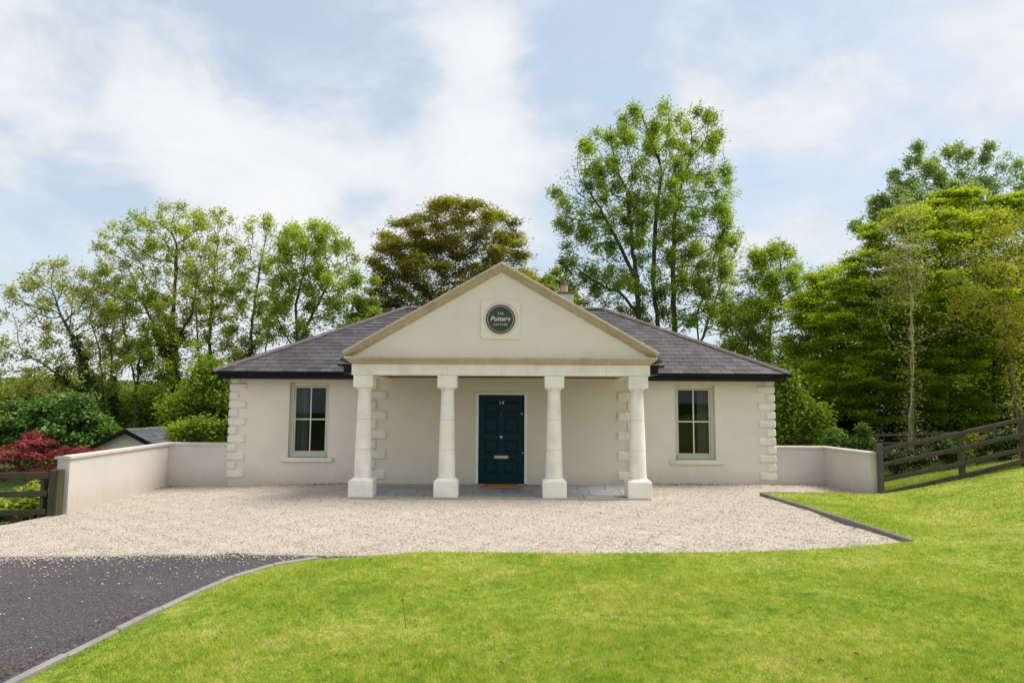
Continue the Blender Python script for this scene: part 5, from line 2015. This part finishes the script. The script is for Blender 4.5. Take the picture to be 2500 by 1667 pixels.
def scatter_stones(name, label, G, z, smin, smax, mat, cat, seed):
    rng = np.random.default_rng(seed)
    n = len(G)
    base = np.array([(1, 0, 0), (0, 1, 0), (-1, 0, 0), (0, -1, 0), (0, 0, .7), (0, 0, -.5)])
    S = rng.uniform(smin, smax, n)
    V = base[None] * (S[:, None, None] * rng.uniform(.6, 1.25, (n, 6, 1)))
    a = rng.uniform(0, 2 * np.pi, n)
    c, s = np.cos(a)[:, None], np.sin(a)[:, None]
    Vx = V[:, :, 0] * c - V[:, :, 1] * s; Vy = V[:, :, 0] * s + V[:, :, 1] * c
    V = np.stack([Vx + G[:, :1], Vy + G[:, 1:2], V[:, :, 2] + z[:, None] + S[:, None] * .2], -1).reshape(-1, 3)
    f = np.array([(0, 1, 4), (1, 2, 4), (2, 3, 4), (3, 0, 4), (1, 0, 5), (2, 1, 5), (3, 2, 5), (0, 3, 5)])
    F = (np.arange(n)[:, None, None] * 6 + f[None]).reshape(-1, 3)
    o = np_mesh(name, V, F, mat, None, rnd=np.repeat(rng.random(n), 8))
    return tag(o, label, cat, kind='stuff')


gpoly = np.array(gravel_outline)
G = np.column_stack([rng.uniform(-9, 7.9, 90000), -7.9 + 7.9 * rng.random(90000) ** 1.5])
G = G[in_poly(G, gpoly)]
pin = (np.abs(G[:, 0]) < 3.05) & (G[:, 1] > -2.8)
G = G[~pin][:46000]
scatter_stones('gravel_stones', 'loose pale stone chippings of the forecourt', G, gravel_h(G[:, 0], G[:, 1]), .007, .014, M['pebble'], 'gravel', 5)
# chippings dragged on to the driveway
n = 750
yy = -7.7 - np.abs(rng.exponential(.75, n))
xx = rng.uniform(-8.5, -1.5, n)
G = np.column_stack([xx, yy])
G = G[in_poly(G, np.array(drive_outline))]
scatter_stones('driveway_chippings', 'pale chippings scattered over the dark driveway', G, base_h(G[:, 0], G[:, 1]) - .004, .006, .017, M['pebble'], 'gravel', 6)
# thin spill of chips along the edging
n = 1500
G = np.column_stack([rng.uniform(-9, -1.6, n), -7.68 - np.abs(rng.exponential(.14, n))])
G = G[in_poly(G, np.array(drive_outline))]
scatter_stones('edging_chippings', 'band of pale chippings spilt over the driveway edging', G, base_h(G[:, 0], G[:, 1]) + .002, .008, .016, M['pebble'], 'gravel', 8)

# fallen leaves
P = []
for (cx, cy, sx, sy, n) in ((-3.50, -11.3, .07, .6, 90), (-3.30, -10.2, .07, .4, 26), (4.2, -.22, 1.0, .10, 260), (7.0, -.25, .6, .12, 160), (-4.2, -.2, .8, .12, 200), (7.5, -1.2, .25, .4, 60), (-7.9, -.3, .2, .2, 60), (5.5, -4.4, .06, 1.4, 40), (0, -5, 4.5, 1.4, 110), (-3, -.2, .3, .15, 30), (-5, -6, 2, .8, 40)):
    P.append(np.column_stack([rng.normal(cx, sx, n), rng.normal(cy, sy, n)]))
G = np.concatenate(P)
z = base_h(G[:, 0], G[:, 1]) + .018
Gl = np.column_stack([rng.uniform(-2.5, 9, 160), rng.uniform(-12.5, -7.9, 160)])
Gl = Gl[in_poly(Gl, poly)]
z = np.concatenate([z, lawn_h(Gl[:, 0], Gl[:, 1]) + .022])
G = np.concatenate([G, Gl])
C = np.column_stack([G, z])
Vl, Fl = leaf_mesh(rng, C, .034, .55, .85)
o = np_mesh('fallen_leaves', Vl, Fl, M['leaf_litter'], None, rnd=rng.random(len(C)))
tag(o, 'brown fallen leaves on gravel and driveway edges', 'leaves', kind='stuff')

# bare dandelion stalk on the lawn
d0 = np.array([-.62, -10.95])
dz_ = float(lawn_h(d0[0], d0[1])[0])
MBs = MB().tube([(d0[0], d0[1], dz_ - .01), (d0[0] - .012, d0[1], dz_ + .10), (d0[0] - .032, d0[1], dz_ + .21)], [.004, .0035, .003], 6)
MBs.lathe(d0[0] - .032, d0[1], [(.003, dz_ + .205), (.008, dz_ + .215), (.008, dz_ + .23), (.003, dz_ + .238)], 8)
tag(MBs.build('flower_stalk', M['stem']), 'bare reddish flower stalk standing in the lawn', 'flower stalk')
